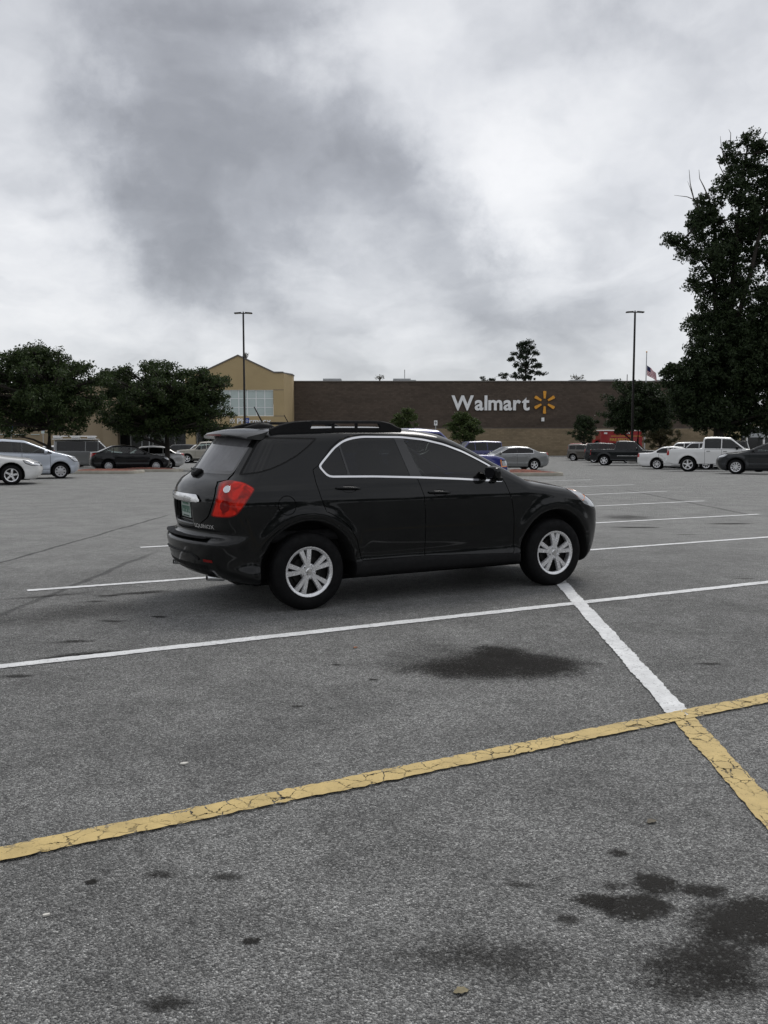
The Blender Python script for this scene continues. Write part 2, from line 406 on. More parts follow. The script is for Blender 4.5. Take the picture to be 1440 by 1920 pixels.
# nearest yellow line, then the white stall lines one behind the other
a, b = g2(-40, 1613), g2(1272, 1345)
dY = (b - a).normalized()
line_strip(a - dY*1.5, b + dY*4.0, .128, M_LY, .011, 'cracked yellow line across the foreground')
cA, cB = g2(1058, 1100), g2(1277, 1344)
dW = (cB - cA).normalized()
line_strip(cA - dW*12.6, cB - dW*.01, .135, M_LW, .0085, 'white cross line running past the front tyre')
line_strip(cB + dW*.02, cB + dW*6, .135, M_LY, .0085, 'cracked yellow cross line at the right edge')
a, b = g2(-30, 1254), g2(1440, 1092); line_strip(a - (b-a).normalized()*1.2, b + (b-a).normalized()*4.6, .122, M_LW, .006)
for p, q in (((51, 1108), (1440, 1007.5)), ((263, 1027), (1424, 964.5)), ((420, 983), (1320, 939.5)), ((520, 953), (1250, 921.5)), ((600, 931), (1190, 909.0)), ((650, 917), (1110, 899.5))):
    a, b = g2(*p), g2(*q); ext = (b-a).normalized()*(3.2 if q[0] == 1440 else 0)
    line_strip(a, b + ext, .11, M_LW, .006)

# ------------------------------------------------------------------ oil stains and drips: thin sheets on the asphalt
def stain_material():
    m = bpy.data.materials.new('oil_stain'); m.use_nodes = True; t = m.node_tree; b = bsdf(m)
    L = nd(t, 'ShaderNodeTexCoord').outputs['Object']; G = nd(t, 'ShaderNodeNewGeometry').outputs['Position']
    inf = nd(t, 'ShaderNodeObjectInfo')
    sp = nd(t, 'ShaderNodeSeparateColor'); t.links.new(inf.outputs['Color'], sp.inputs[0])
    Lr = vmth(t, 'ADD', L, vmth(t, 'SCALE', inf.outputs['Location'], 7.0))
    n1 = vmth(t, 'SCALE', vmth(t, 'SUBTRACT', noise(t, Lr, 1.5, 7, .62, 0, 1), (.5, .5, .5)), 1.25)
    n1 = vmth(t, 'ADD', n1, vmth(t, 'SCALE', vmth(t, 'SUBTRACT', noise(t, G, 45, 4, .7, 0, 1), (.5, .5, .5)), .45))
    r_ = vmth(t, 'LENGTH', vmth(t, 'ADD', L, n1), out=1)
    mr = nd(t, 'ShaderNodeMapRange'); mr.interpolation_type = 'SMOOTHSTEP'
    t.links.new(r_, mr.inputs[0]); t.links.new(sp.outputs[1], mr.inputs[1]); mr.inputs[2].default_value = .85; mr.inputs[3].default_value = 1; mr.inputs[4].default_value = 0
    ed = mrange(t, vmth(t, 'LENGTH', L, out=1), .80, .99, 1, 0)
    vo = nd(t, 'ShaderNodeTexVoronoi'); vo.inputs['Scale'].default_value = 135; t.links.new(G, vo.inputs['Vector'])
    sc_ = nd(t, 'ShaderNodeSeparateColor'); t.links.new(vo.outputs['Color'], sc_.inputs[0])
    spk = mrange(t, mth(t, 'ADD', mth(t, 'MULTIPLY', sc_.outputs[0], .6), mth(t, 'MULTIPLY', noise(t, G, 45, 4, .7), .6)), .6, 1.02, 1.0, .35)
    a = mth(t, 'MULTIPLY', mth(t, 'MULTIPLY', mr.outputs[0], ed), mth(t, 'MULTIPLY', spk, sp.outputs[0]), clamp=True)
    b.inputs['Base Color'].default_value = (.016, .015, .0135, 1); b.inputs['Roughness'].default_value = .75
    tr = nd(t, 'ShaderNodeBsdfTransparent'); mx = nd(t, 'ShaderNodeMixShader'); out = t.nodes['Material Output']
    t.links.new(a, mx.inputs[0]); t.links.new(tr.outputs[0], mx.inputs[1]); t.links.new(b.outputs[0], mx.inputs[2]); t.links.new(mx.outputs[0], out.inputs[0])
    b.inputs['Specular IOR Level'].default_value = .12
    return m
M_STAIN = stain_material()
disc = MB().add([(math.cos(a), math.sin(a), 0) for a in np.linspace(0, 2*math.pi, 33)[:-1]], [list(range(32))]).mesh('oil_stain'); disc.materials.append(M_STAIN)
for i, (px, py, rx, ry, amt, soft, *an) in enumerate(((938, 1224, .24, .24, 1.0, .30), (935, 1245, .56, .48, .95, .12), (850, 1256, .42, .30, .75, .05), (1030, 1247, .36, .34, .75, .05), (900, 1240, .80, .55, .5, .0),
              (1228, 1658, .095, .080, .95, .45), (1190, 1702, .15, .10, .92, .4), (1118, 1690, .08, .06, .85, .35), (1150, 1662, .05, .04, .5, .3),
              (1320, 1672, .10, .06, .8, .3), (1410, 1730, .24, .17, .97, .35), (1330, 1800, .25, .19, .85, .1), (1310, 1850, .2, .11, .7, .1),
              (950, 1800, .38, .17, .5, .0), (1160, 1600, .05, .035, .8, .3), (980, 1660, .07, .025, .5, .3), (1065, 1725, .05, .035, .6, .3),
              (300, 1640, .07, .04, .6, .2), (425, 1645, .07, .04, .55, .2), (310, 1885, .08, .05, .65, .2), (470, 1766, .03, .022, .9, .5), (172, 1654, .028, .02, .9, .5),
              (155, 1228, .36, .09, .8, .2, .4), (140, 1203, .16, .06, .7, .2), (265, 1112, .34, .09, .75, .2, .4), (205, 1117, .14, .06, .7, .2), (180, 1128, .12, .05, .6, .2),
              (298, 1157, .09, .05, .85, .3), (208, 1165, .15, .06, .6, .2), (160, 1150, 1.4, .6, .34, .0, .5), (30, 1268, .12, .05, .7, .2),
              (1175, 970, .6, .55, .6, .0), (1195, 989, .5, .14, .8, .2), (1370, 982, .5, .14, .7, .2), (1330, 1245, .10, .03, .8, .3), (700, 1275, .035, .02, .8, .4),
              (90, 1118, .5, .08, .5, .1, .5), (629, 1247, .04, .02, .8, .4), (560, 1325, .05, .02, .7, .4), (1395, 1085, .16, .03, .6, .3), (1290, 1003, .2, .05, .6, .2))):
    g = ray_ground(px, py); o = obj('oil_stain', disc, LOT, (g.x, g.y, g.z + .002 + .00005*i), (0, 0, an[0] if an else random.uniform(-.2, .2)))
    o.scale = (rx*1.35, ry*1.35, 1); o.color = (amt, soft, 0, 1)

# ================================================================== vehicle bodies from an implicit shape
def tab(pts, blur=.03, n=1600, pad=.6):
    pts = sorted(pts); X = np.array([p[0] for p in pts], float); Y = np.array([p[1] for p in pts], float)
    xs_ = np.linspace(X[0]-pad, X[-1]+pad, n); ys_ = np.interp(xs_, X, Y)
    st = xs_[1]-xs_[0]; k = int(max(1, 3*blur/st)); g = np.exp(-.5*(np.arange(-k, k+1)*st/blur)**2); g /= g.sum()
    ys_ = np.convolve(np.pad(ys_, k, mode='edge'), g, 'valid').astype(np.float32); xs_ = xs_.astype(np.float32)
    return lambda x: np.interp(x, xs_, ys_).astype(np.float32)
def deriv(fn, x, e=.01): return (fn(x+e)-fn(x-e))/(2*e)
def smax(a, b, k):
    h = np.maximum(k-np.abs(a-b), 0); return np.maximum(a, b) + h*h/(4*k)
class Shape:
    def __init__(s, S):
        s.S = S; bl = S.get('blur', .035)
        s.top = tab(S['top'], bl); s.xr = tab(S['xr'], S.get('blur_r', .025)); s.xf = tab(S['xf'], .04)
        s.wx = tab(S['wx'], .12); s.off = tab(S['off'], S.get('blur_o', .02)); s.zb = tab(S['zb'], .05)
        s.xm = (S['xlo']+S['xhi'])/2
    def F(s, x, y, z):
        S = s.S; ay = np.abs(y)
        w = s.wx(x) - s.off(z)
        for (cx, cz, r_) in S['arches']:
            rr = np.sqrt((x-cx)**2 + (z-cz)**2); w = w + S.get('flare', .012)*np.exp(-((rr-r_-.05)/.07)**2) * (z > cz-.15)
        f = ay - w
        e = smax((s.xr(z) + S['br']*ay**2 - x), (x - s.xf(z) + S['bf']*ay**2), .02)
        f = smax(f, e, S.get('kc', .14))
        xs_ = s.xm + (x-s.xm)*(1 + S.get('ca', .05)*ay**2)
        tz = s.top(xs_); nt_ = np.sqrt(1+deriv(s.top, xs_)**2)
        f = smax(f, (z - tz + S.get('crown', .06)*ay**2)/nt_, S.get('kt', .09))
        f = smax(f, s.zb(x) - z, .05)
        for (c, hx, hy, hz, k) in S.get('cuts', ()):            # box pockets (pickup bed, plate recess)
            d = np.maximum(np.maximum(np.abs(x-c[0])-hx, np.abs(y-c[1])-hy), np.abs(z-c[2])-hz)
            f = smax(f, -d, k)
        for (cx, cz, r_) in S['arches']:
            rr = np.sqrt((x-cx)**2 + (z-cz)**2)
            f = smax(f, -np.maximum(rr - r_, S.get('ain', .60) - ay), .014)
        return f
    def grad(s, V, e=.004):
        x, y, z = V[:, 0], V[:, 1], V[:, 2]
        g = np.stack([s.F(x+e, y, z)-s.F(x-e, y, z), s.F(x, y+e, z)-s.F(x, y-e, z), s.F(x, y, z+e)-s.F(x, y, z-e)], 1)/(2*e)
        return g
    def project(s, V, it=3):
        V = V.astype(np.float32).copy()
        for _ in range(it):
            g = s.grad(V); f = s.F(V[:, 0], V[:, 1], V[:, 2]); V -= (f/np.maximum((g*g).sum(1), .15))[:, None]*g
        g = s.grad(V); g /= np.maximum(np.linalg.norm(g, axis=1), 1e-6)[:, None]
        return V, g
    def cast(s, u, v, axis, sgn):
        """outermost surface point along an axis; (u, v) = (x,z) for y, (y,z) for x, (x,y) for z"""
        u = np.asarray(u, np.float32); v = np.asarray(v, np.float32)
        o = {'y': 1.3, 'x': 0, 'z': 2.6}[axis]
        mk = {'y': lambda a: (u, sgn*a, v), 'x': lambda a: (a, u, v), 'z': lambda a: (u, v, a)}[axis]
        if axis == 'y': far, near = 1.3, 0.0
        elif axis == 'z': far, near = 2.6, .3
        else: far, near = (s.S['xlo']-.5, s.xm) if sgn < 0 else (s.S['xhi']+.5, s.xm)
        a = np.full(u.shape, far, np.float32); hit = np.zeros(u.shape, bool); st = (near-far)/160
        for _ in range(160):
            ins = s.F(*mk(a)) < 0; hit |= ins; a = np.where(hit, a, a+st)
        lo, hi = a-st, a.copy()
        for _ in range(14):
            m = (lo+hi)/2; ins = s.F(*mk(m)) < 0; hi = np.where(ins, m, hi); lo = np.where(ins, lo, m)
        return np.stack(mk((lo+hi)/2), 1)
    def net(s, h):
        S = s.S
        X = np.arange(S['xlo']-.12, S['xhi']+.12+h, h, dtype=np.float32); hy = S['hw']+.1; ny = int(math.ceil(hy/h)); Y = (np.arange(-ny, ny+1)*h).astype(np.float32)+h*.5
        Z = np.arange(.08, S['zhi']+.1+h, h, dtype=np.float32)
        nx, ny, nz = len(X), len(Y), len(Z)
        vals = np.empty((nx, ny, nz), np.float32)
        for i0 in range(0, nx, 40):
            a = X[i0:i0+40]; gx, gy, gz_ = np.meshgrid(a, Y, Z, indexing='ij')
            vals[i0:i0+40] = s.F(gx.ravel(), gy.ravel(), gz_.ravel()).reshape(gx.shape)
        ins = vals < 0
        c = [ins[i:nx-1+i, j:ny-1+j, k:nz-1+k] for i in (0, 1) for j in (0, 1) for k in (0, 1)]
        cnt = sum(q.astype(np.int8) for q in c); act = (cnt > 0) & (cnt < 8)
        I = np.argwhere(act); idx = np.full(act.shape, -1, np.int64); idx[act] = np.arange(len(I))
        acc = np.zeros((len(I), 3)); num = np.zeros(len(I))
        cor = [(i, j, k) for i in (0, 1) for j in (0, 1) for k in (0, 1)]
        for a in range(8):
            for b_ in range(a+1, 8):
                d = np.array(cor[b_])-np.array(cor[a])
                if np.abs(d).sum() != 1: continue
                va = vals[I[:, 0]+cor[a][0], I[:, 1]+cor[a][1], I[:, 2]+cor[a][2]]; vb = vals[I[:, 0]+cor[b_][0], I[:, 1]+cor[b_][1], I[:, 2]+cor[b_][2]]
                m = (va < 0) != (vb < 0); t = np.where(m, va/np.where(m, va-vb, 1), 0)
                acc += np.where(m[:, None], np.array(cor[a])+t[:, None]*d, 0); num += m
        V = np.stack([X[I[:, 0]], Y[I[:, 1]], Z[I[:, 2]]], 1) + acc/num[:, None]*h
        Q = []
        for ax in range(3):
            sl0 = [slice(None)]*3; sl1 = [slice(None)]*3; sl0[ax] = slice(0, -1); sl1[ax] = slice(1, None)
            ch = ins[tuple(sl0)] != ins[tuple(sl1)]
            E = np.argwhere(ch); u, v = [(1, 2), (2, 0), (0, 1)][ax]
            E = E[(E[:, u] > 0) & (E[:, v] > 0)]
            shp = act.shape; E = E[(E[:, u] < shp[u]) & (E[:, v] < shp[v]) & (E[:, ax] < shp[ax])]
            def cell(du, dv):
                q = E.copy(); q[:, u] += du; q[:, v] += dv; return idx[q[:, 0], q[:, 1], q[:, 2]]
            q4 = np.stack([cell(-1, -1), cell(0, -1), cell(0, 0), cell(-1, 0)], 1)
            flip = ~ins[tuple(E.T)]
            q4[flip] = q4[flip][:, ::-1]; Q.append(q4)
        Q = np.concatenate(Q); Q = Q[(Q >= 0).all(1)]
        V, N = s.project(V, 2)
        T = np.concatenate([Q[:, [0, 1, 2]], Q[:, [0, 2, 3]]])
        return V, N, T
def poly_sd(P, poly):
    """signed distance to a polygon, negative inside"""
    poly = np.asarray(poly, np.float64); out = np.full(len(P), 9.0)
    lo, hi = poly.min(0)-.1, poly.max(0)+.1
    m = (P >= lo).all(1) & (P <= hi).all(1); Q = P[m]
    if not len(Q): return out
    d2 = np.full(len(Q), 1e9); ins = np.zeros(len(Q), bool)
    for i in range(len(poly)):
        a, b_ = poly[i], poly[(i+1) % len(poly)]; e = b_-a; w = Q-a
        t = np.clip((w@e)/max(e@e, 1e-12), 0, 1); q = w-t[:, None]*e; d2 = np.minimum(d2, (q*q).sum(1))
        c = (a[1] > Q[:, 1]) != (b_[1] > Q[:, 1])
        xi = a[0] + (Q[:, 1]-a[1])*(e[0]/(e[1] if abs(e[1]) > 1e-12 else 1e-12)); ins ^= c & (Q[:, 0] < xi)
    out[m] = np.sqrt(d2)*np.where(ins, -1, 1); return out
def fillet(poly, r, n=5):
    poly = [np.array(p, float) for p in poly]; out = []
    for i, p in enumerate(poly):
        a, c = poly[i-1], poly[(i+1) % len(poly)]; u = a-p; v = c-p; lu, lv = np.linalg.norm(u), np.linalg.norm(v)
        q = min(r, lu*.45, lv*.45); A = p+u/lu*q; B = p+v/lv*q
        for t in np.linspace(0, 1, n): out.append((1-t)**2*A + 2*t*(1-t)*p + t*t*B)
    return [tuple(o) for o in out]
PROJ = {'y': (0, 2), 'x': (1, 2), 'z': (0, 1)}
def reg_d(V, reg):
    d = poly_sd(V[:, PROJ[reg['proj']]], reg['poly'])
    sg = reg.get('sgn', 0)
    if reg['proj'] == 'y' and sg: d = np.where(sg*V[:, 1] > reg.get('ymin', .2), d, 9.0)
    if reg['proj'] == 'z': d = np.where(V[:, 2] > reg['zmin'], d, 9.0)
    if reg['proj'] == 'x': d = np.where(sg*(V[:, 0]-reg['xmin']) > 0, d, 9.0)
    return d
def cut_tris(V, N, T, d):
    dt = d[T]; pos = dt > 0; mix = pos.any(1) & ~pos.all(1) & (np.abs(dt).max(1) < 5)
    if not mix.any(): return V, N, T
    keep = T[~mix]; M = T[mix]; D = dt[mix]; ps = pos[mix]
    one = np.where(ps.sum(1) == 1, True, False)                       # the odd vertex out is the positive one
    odd = np.where(one, ps.argmax(1), (~ps).argmax(1)); r_ = np.arange(len(M))
    A = M[r_, odd]; B = M[r_, (odd+1) % 3]; C_ = M[r_, (odd+2) % 3]; dA, dB, dC = D[r_, odd], D[r_, (odd+1) % 3], D[r_, (odd+2) % 3]
    ed = np.concatenate([np.stack([A, B], 1), np.stack([A, C_], 1)]); tt = np.concatenate([dA/(dA-dB), dA/(dA-dC)])
    key = np.sort(ed, 1); uq, first, inv = np.unique(key, axis=0, return_index=True, return_inverse=True); inv = inv.ravel()
    e0 = ed[first]; t0 = np.clip(tt[first], .002, .998)[:, None]
    nv = V[e0[:, 0]]*(1-t0)+V[e0[:, 1]]*t0; nn = N[e0[:, 0]]*(1-t0)+N[e0[:, 1]]*t0; nn /= np.maximum(np.linalg.norm(nn, axis=1), 1e-6)[:, None]
    b = len(V); ab = b+inv[:len(M)]; ac = b+inv[len(M):]
    T2 = np.concatenate([keep, np.stack([A, ab, ac], 1), np.stack([ab, B, C_], 1), np.stack([ab, C_, ac], 1)])
    return np.concatenate([V, nv]), np.concatenate([N, nn]), T2
def sub_mesh(name, V, N, T, push=0.0):
    u, inv = np.unique(T.ravel(), return_inverse=True)
    p = push if np.isscalar(push) else push[u][:, None]
    return mesh_np(name, V[u]+N[u]*p, inv.reshape(-1, 3), N[u])
def components(T):
    u, inv = np.unique(T.ravel(), return_inverse=True); t = inv.reshape(-1, 3); L = np.arange(len(u))
    while True:
        m = L[t].min(1); L2 = L.copy(); np.minimum.at(L2, t.ravel(), np.repeat(m, 3)); L2 = np.minimum(L2, L2[L2])
        if (L2 == L).all(): break
        L = L2
    lt = L[t[:, 0]]; return [T[lt == k] for k in np.unique(lt)]
def shell_parts(root, shape, h, regions, body_mat, body_name='body'):
    """cut the shell along the outlines and link every region as a part; returns {key: object}"""
    V, N, T = shape.net(h)
    for g in regions:
        gap = g.get('gap', 0)
        lv = [gap/2, -gap/2] if gap else [0.0]
        if g.get('border'): lv.append(-g['border'][0])
        for l in lv: V, N, T = cut_tris(V, N, T, reg_d(V, g)-l)
    Cn = V[T].mean(1); lab = np.zeros(len(T), int); info = [(body_name, body_mat, 0.0, None)]
    for g in regions:
        d = reg_d(Cn, g); gap = g.get('gap', 0)
        if gap:
            info.append((g.get('gapname', 'panel_gap'), M_SEAL, -.010, None)); lab[np.abs(d) < gap/2] = len(info)-1
        ins = d < -gap/2
        if g.get('only') is not None: ins &= np.isin(lab, [i for i, q in enumerate(info) if q[3] in g['only'] or q[0] in g['only']])
        if g.get('gaponly'): continue
        if g.get('border'):
            bw, bm, bn, bp = g['border']; info.append((bn, bm, bp, g.get('key'))); lab[ins & (d >= -bw)] = len(info)-1; ins &= d < -bw
        info.append((g['name'], g['mat'], g.get('push', 0.0), g.get('key', g['name']))); lab[ins] = len(info)-1
        g['_d'] = None
    for cx, cz, r_ in shape.S['arches']:              # dark liners inside the wheel arches
        rr = np.hypot(Cn[:, 0]-cx, Cn[:, 2]-cz); ay = np.abs(Cn[:, 1])
        for sg in (-1, 1):
            m = (lab == 0) & (rr < r_+.006) & (ay > shape.S.get('ain', .6)-.03) & (sg*Cn[:, 1] > 0)
            info.append(('wheel_arch_liner', M_SEAL, 0.0, None)); lab[m] = len(info)-1
    out = {}
    for i, (nm, mt, pu, key) in enumerate(info):
        t = T[lab == i]
        if not len(t) or mt is None: continue
        for c in (components(t) if i else [t]):
            if len(c) < 3: continue
            o = obj(nm, sub_mesh(nm, V, N, c, pu), root, mat=mt)
            out.setdefault(key or nm, []).append(o)
        out.get(key or nm, []).sort(key=lambda q: -len(q.data.polygons))
    return out

# ------------------------------------------------------------------ wheels
WHEEL_CACHE = {}
def wheel_meshes(wr, rr, wd, nsp, style, rim_mat):
    key = (wr, rr, wd, nsp, style, rim_mat.name)
    if key in WHEEL_CACHE: return WHEEL_CACHE[key]
    # outer face towards -y; tyre centred on y=0
    w2 = wd/2
    ty = MB().lathe([(rr-.012, -w2+.035), (rr+.004, -w2+.012), (rr+.02, -w2+.004), ((rr+wr)/2, -w2-.004), (wr-.035, -w2+.006), (wr-.012, -w2+.022), (wr, -w2+.05),
                     (wr, -w2+.075), (wr-.006, -w2+.078), (wr-.006, -w2+.084), (wr, -w2+.087), (wr, w2-.087), (wr-.006, w2-.084), (wr-.006, w2-.078), (wr, w2-.075), (wr, w2-.05),
                     (wr-.012, w2-.022), (wr-.035, w2-.006), ((rr+wr)/2, w2+.004), (rr+.004, w2-.012), (rr-.012, w2-.035)], 56)
    tyre = ty.mesh('tyre', True)
    hub = MB().lathe([(0, -w2+.085), (rr*.62, -w2+.085), (rr*.64, -w2+.09), (rr*.64, -w2+.11), (rr-.01, -w2+.11), (rr-.012, w2-.03), (0, w2-.03)], 40).mesh('wheel', True)
    r_ = MB()
    lip = [(rr-.012, -w2+.075), (rr-.022, -w2+.045), (rr-.020, -w2+.022), (rr-.006, -w2+.008), (rr+.006, -w2+.006), (rr+.008, -w2+.014), (rr-.004, -w2+.03), (rr-.004, -w2+.1)]
    r_.lathe(lip, 56)
    fo = -w2+.016                                    # spoke face
    def spoke(a, w_in, w_out, r0, r1, skew=0, f0=0.004, f1=0.0, th=.03):
        c, q = math.cos(a), math.sin(a); ux, uz = c, q; tx, tz = -q, c
        vs_ = []
        for (rad, wd_, fy, sk) in ((r0, w_in, fo+f0, 0), ((r0+r1)/2, (w_in+w_out)/2, fo-.004, skew*.5), (r1, w_out, fo+f1, skew)):
            for sd_ in (-1, 1):
                bx, bz = ux*rad + tx*(sk), uz*rad + tz*(sk)
                x1, z1 = bx+tx*sd_*wd_*.5, bz+tz*sd_*wd_*.5; x0, z0 = bx+tx*sd_*(wd_*.5+.004), bz+tz*sd_*(wd_*.5+.004)
                vs_ += [(x1, fy, z1), (x0, fy+.010, z0), (x0, fy+th, z0)]
        fs = []
        for k in (0, 6):
            a0, a1 = k, k+6
            fs += [[a0, a1, a1+3, a0+3], [a0, a0+1, a1+1, a1], [a0+1, a0+2, a1+2, a1+1], [a0+3, a1+3, a1+4, a0+4], [a0+4, a1+4, a1+5, a0+5], [a0+2, a0+5, a1+5, a1+2]]
        r_.add(vs_, fs)
    lugs = []; cap = MB()
    if style == 'twin':
        for k in range(nsp):
            a = math.pi/2 + R(6) + 2*math.pi*k/nsp
            for sg in (-1, 1): spoke(a + sg*.105, .024, .045, .045, rr-.006, sg*.020, .000, .004)   # two bars that open out from the hub
        r_.lathe([(0, fo+.004), (.052, fo+.004), (.072, fo+.010), (.082, fo+.03)], 30)
        cap.lathe([(0, fo-.004), (.026, fo-.003), (.032, fo+.003), (.033, fo+.012)], 24)
        for k in range(5):
            a = math.pi/2 - R(30) + 2*math.pi*k/5; c, q = .057*math.cos(a), .057*math.sin(a)
            b = MB().lathe([(0, fo-.010), (.008, fo-.009), (.011, fo-.002), (.012, fo+.02)], 8)
            b.v = [(v[0]+c, v[1], v[2]+q) for v in b.v]; lugs.append(b)
    elif style == 'cover':                           # plastic wheel cover with slots near the rim
        r_.lathe([(0, fo-.006), (rr*.35, fo-.004), (rr*.62, fo+.002)], 40)
        for k in range(nsp): spoke(2*math.pi*k/nsp + .2, rr*2*math.pi/nsp*.36, rr*2*math.pi/nsp*.62, rr*.58, rr-.008, 0, .002, .002, .012)
        r_.lathe([(rr*.9, fo+.002), (rr-.006, fo+.002), (rr+.004, fo+.008)], 40)
        cap.lathe([(0, fo-.012), (.026, fo-.011), (.032, fo-.004)], 20)
    else:
        for k in range(nsp): spoke(2*math.pi*k/nsp + .3, rr*.30 if nsp < 7 else rr*.15, rr*.26 if nsp < 7 else rr*.2, rr*.14, rr-.008, 0, .004, .004, .028)
        r_.lathe([(0, fo+.002), (rr*.20, fo+.004), (rr*.28, fo+.014), (rr*.3, fo+.035)], 26)
        cap.lathe([(0, fo-.006), (.024, fo-.005), (.032, fo+.002), (.033, fo+.012)], 18)
    rim = r_.mesh('rim', True); capm = cap.mesh('centre_cap', True); lugm = [l_.mesh('lug_nut', True) for l_ in lugs]
    for me, mt in ((tyre, M_RUB), (hub, M_DARKMET), (rim, rim_mat), (capm, M_CHR if style == 'twin' else rim_mat), *[(l_, M_CHR) for l_ in lugm]):
        if me: me.materials.append(mt)
    WHEEL_CACHE[key] = (hub, tyre, rim, capm, lugm); return WHEEL_CACHE[key]
def add_wheels(root, xs_, wr, rr, wd, half, nsp, style, rim_mat, sides=(-1, 1)):
    hub, tyre, rim, capm, lugm = wheel_meshes(wr, rr, wd, nsp, style, rim_mat)
    for sg in sides:
        for i, x in enumerate(xs_):
            w = obj('wheel', hub, root, (x, sg*(half-wd/2), wr-.004), (0, (.35+i*.9)*0 + R((-4, 9)[i % 2]), 0 if sg < 0 else math.pi))
            obj('tyre', tyre, w); obj('rim', rim, w); obj('centre_cap', capm, w)
            for l_ in lugm: obj('lug_nut', l_, w)

# ------------------------------------------------------------------ pose on the lot
def pose(root, loc, yaw):
    """stand a root on the lot: local +x is the nose"""
    x, y = loc; s = (gz(y+.8)-gz(y-.8))/1.6
    n = Vector((0, -s, 1)).normalized(); h = Vector((math.cos(yaw), math.sin(yaw), 0)); h = (h - n*h.dot(n)).normalized(); l = n.cross(h)
    m = Matrix((h, l, n)).transposed().to_4x4(); m.translation = Vector((x, y, gz(y)))
    root.matrix_world = m
def anchor(px, py, yaw, ax, ay):
    """root position so that the local point (ax, ay) stands on the ground pixel"""
    g = ray_ground(px, py); c, s = math.cos(yaw), math.sin(yaw)
    return (g.x - (ax*c - ay*s), g.y - (ax*s + ay*c))

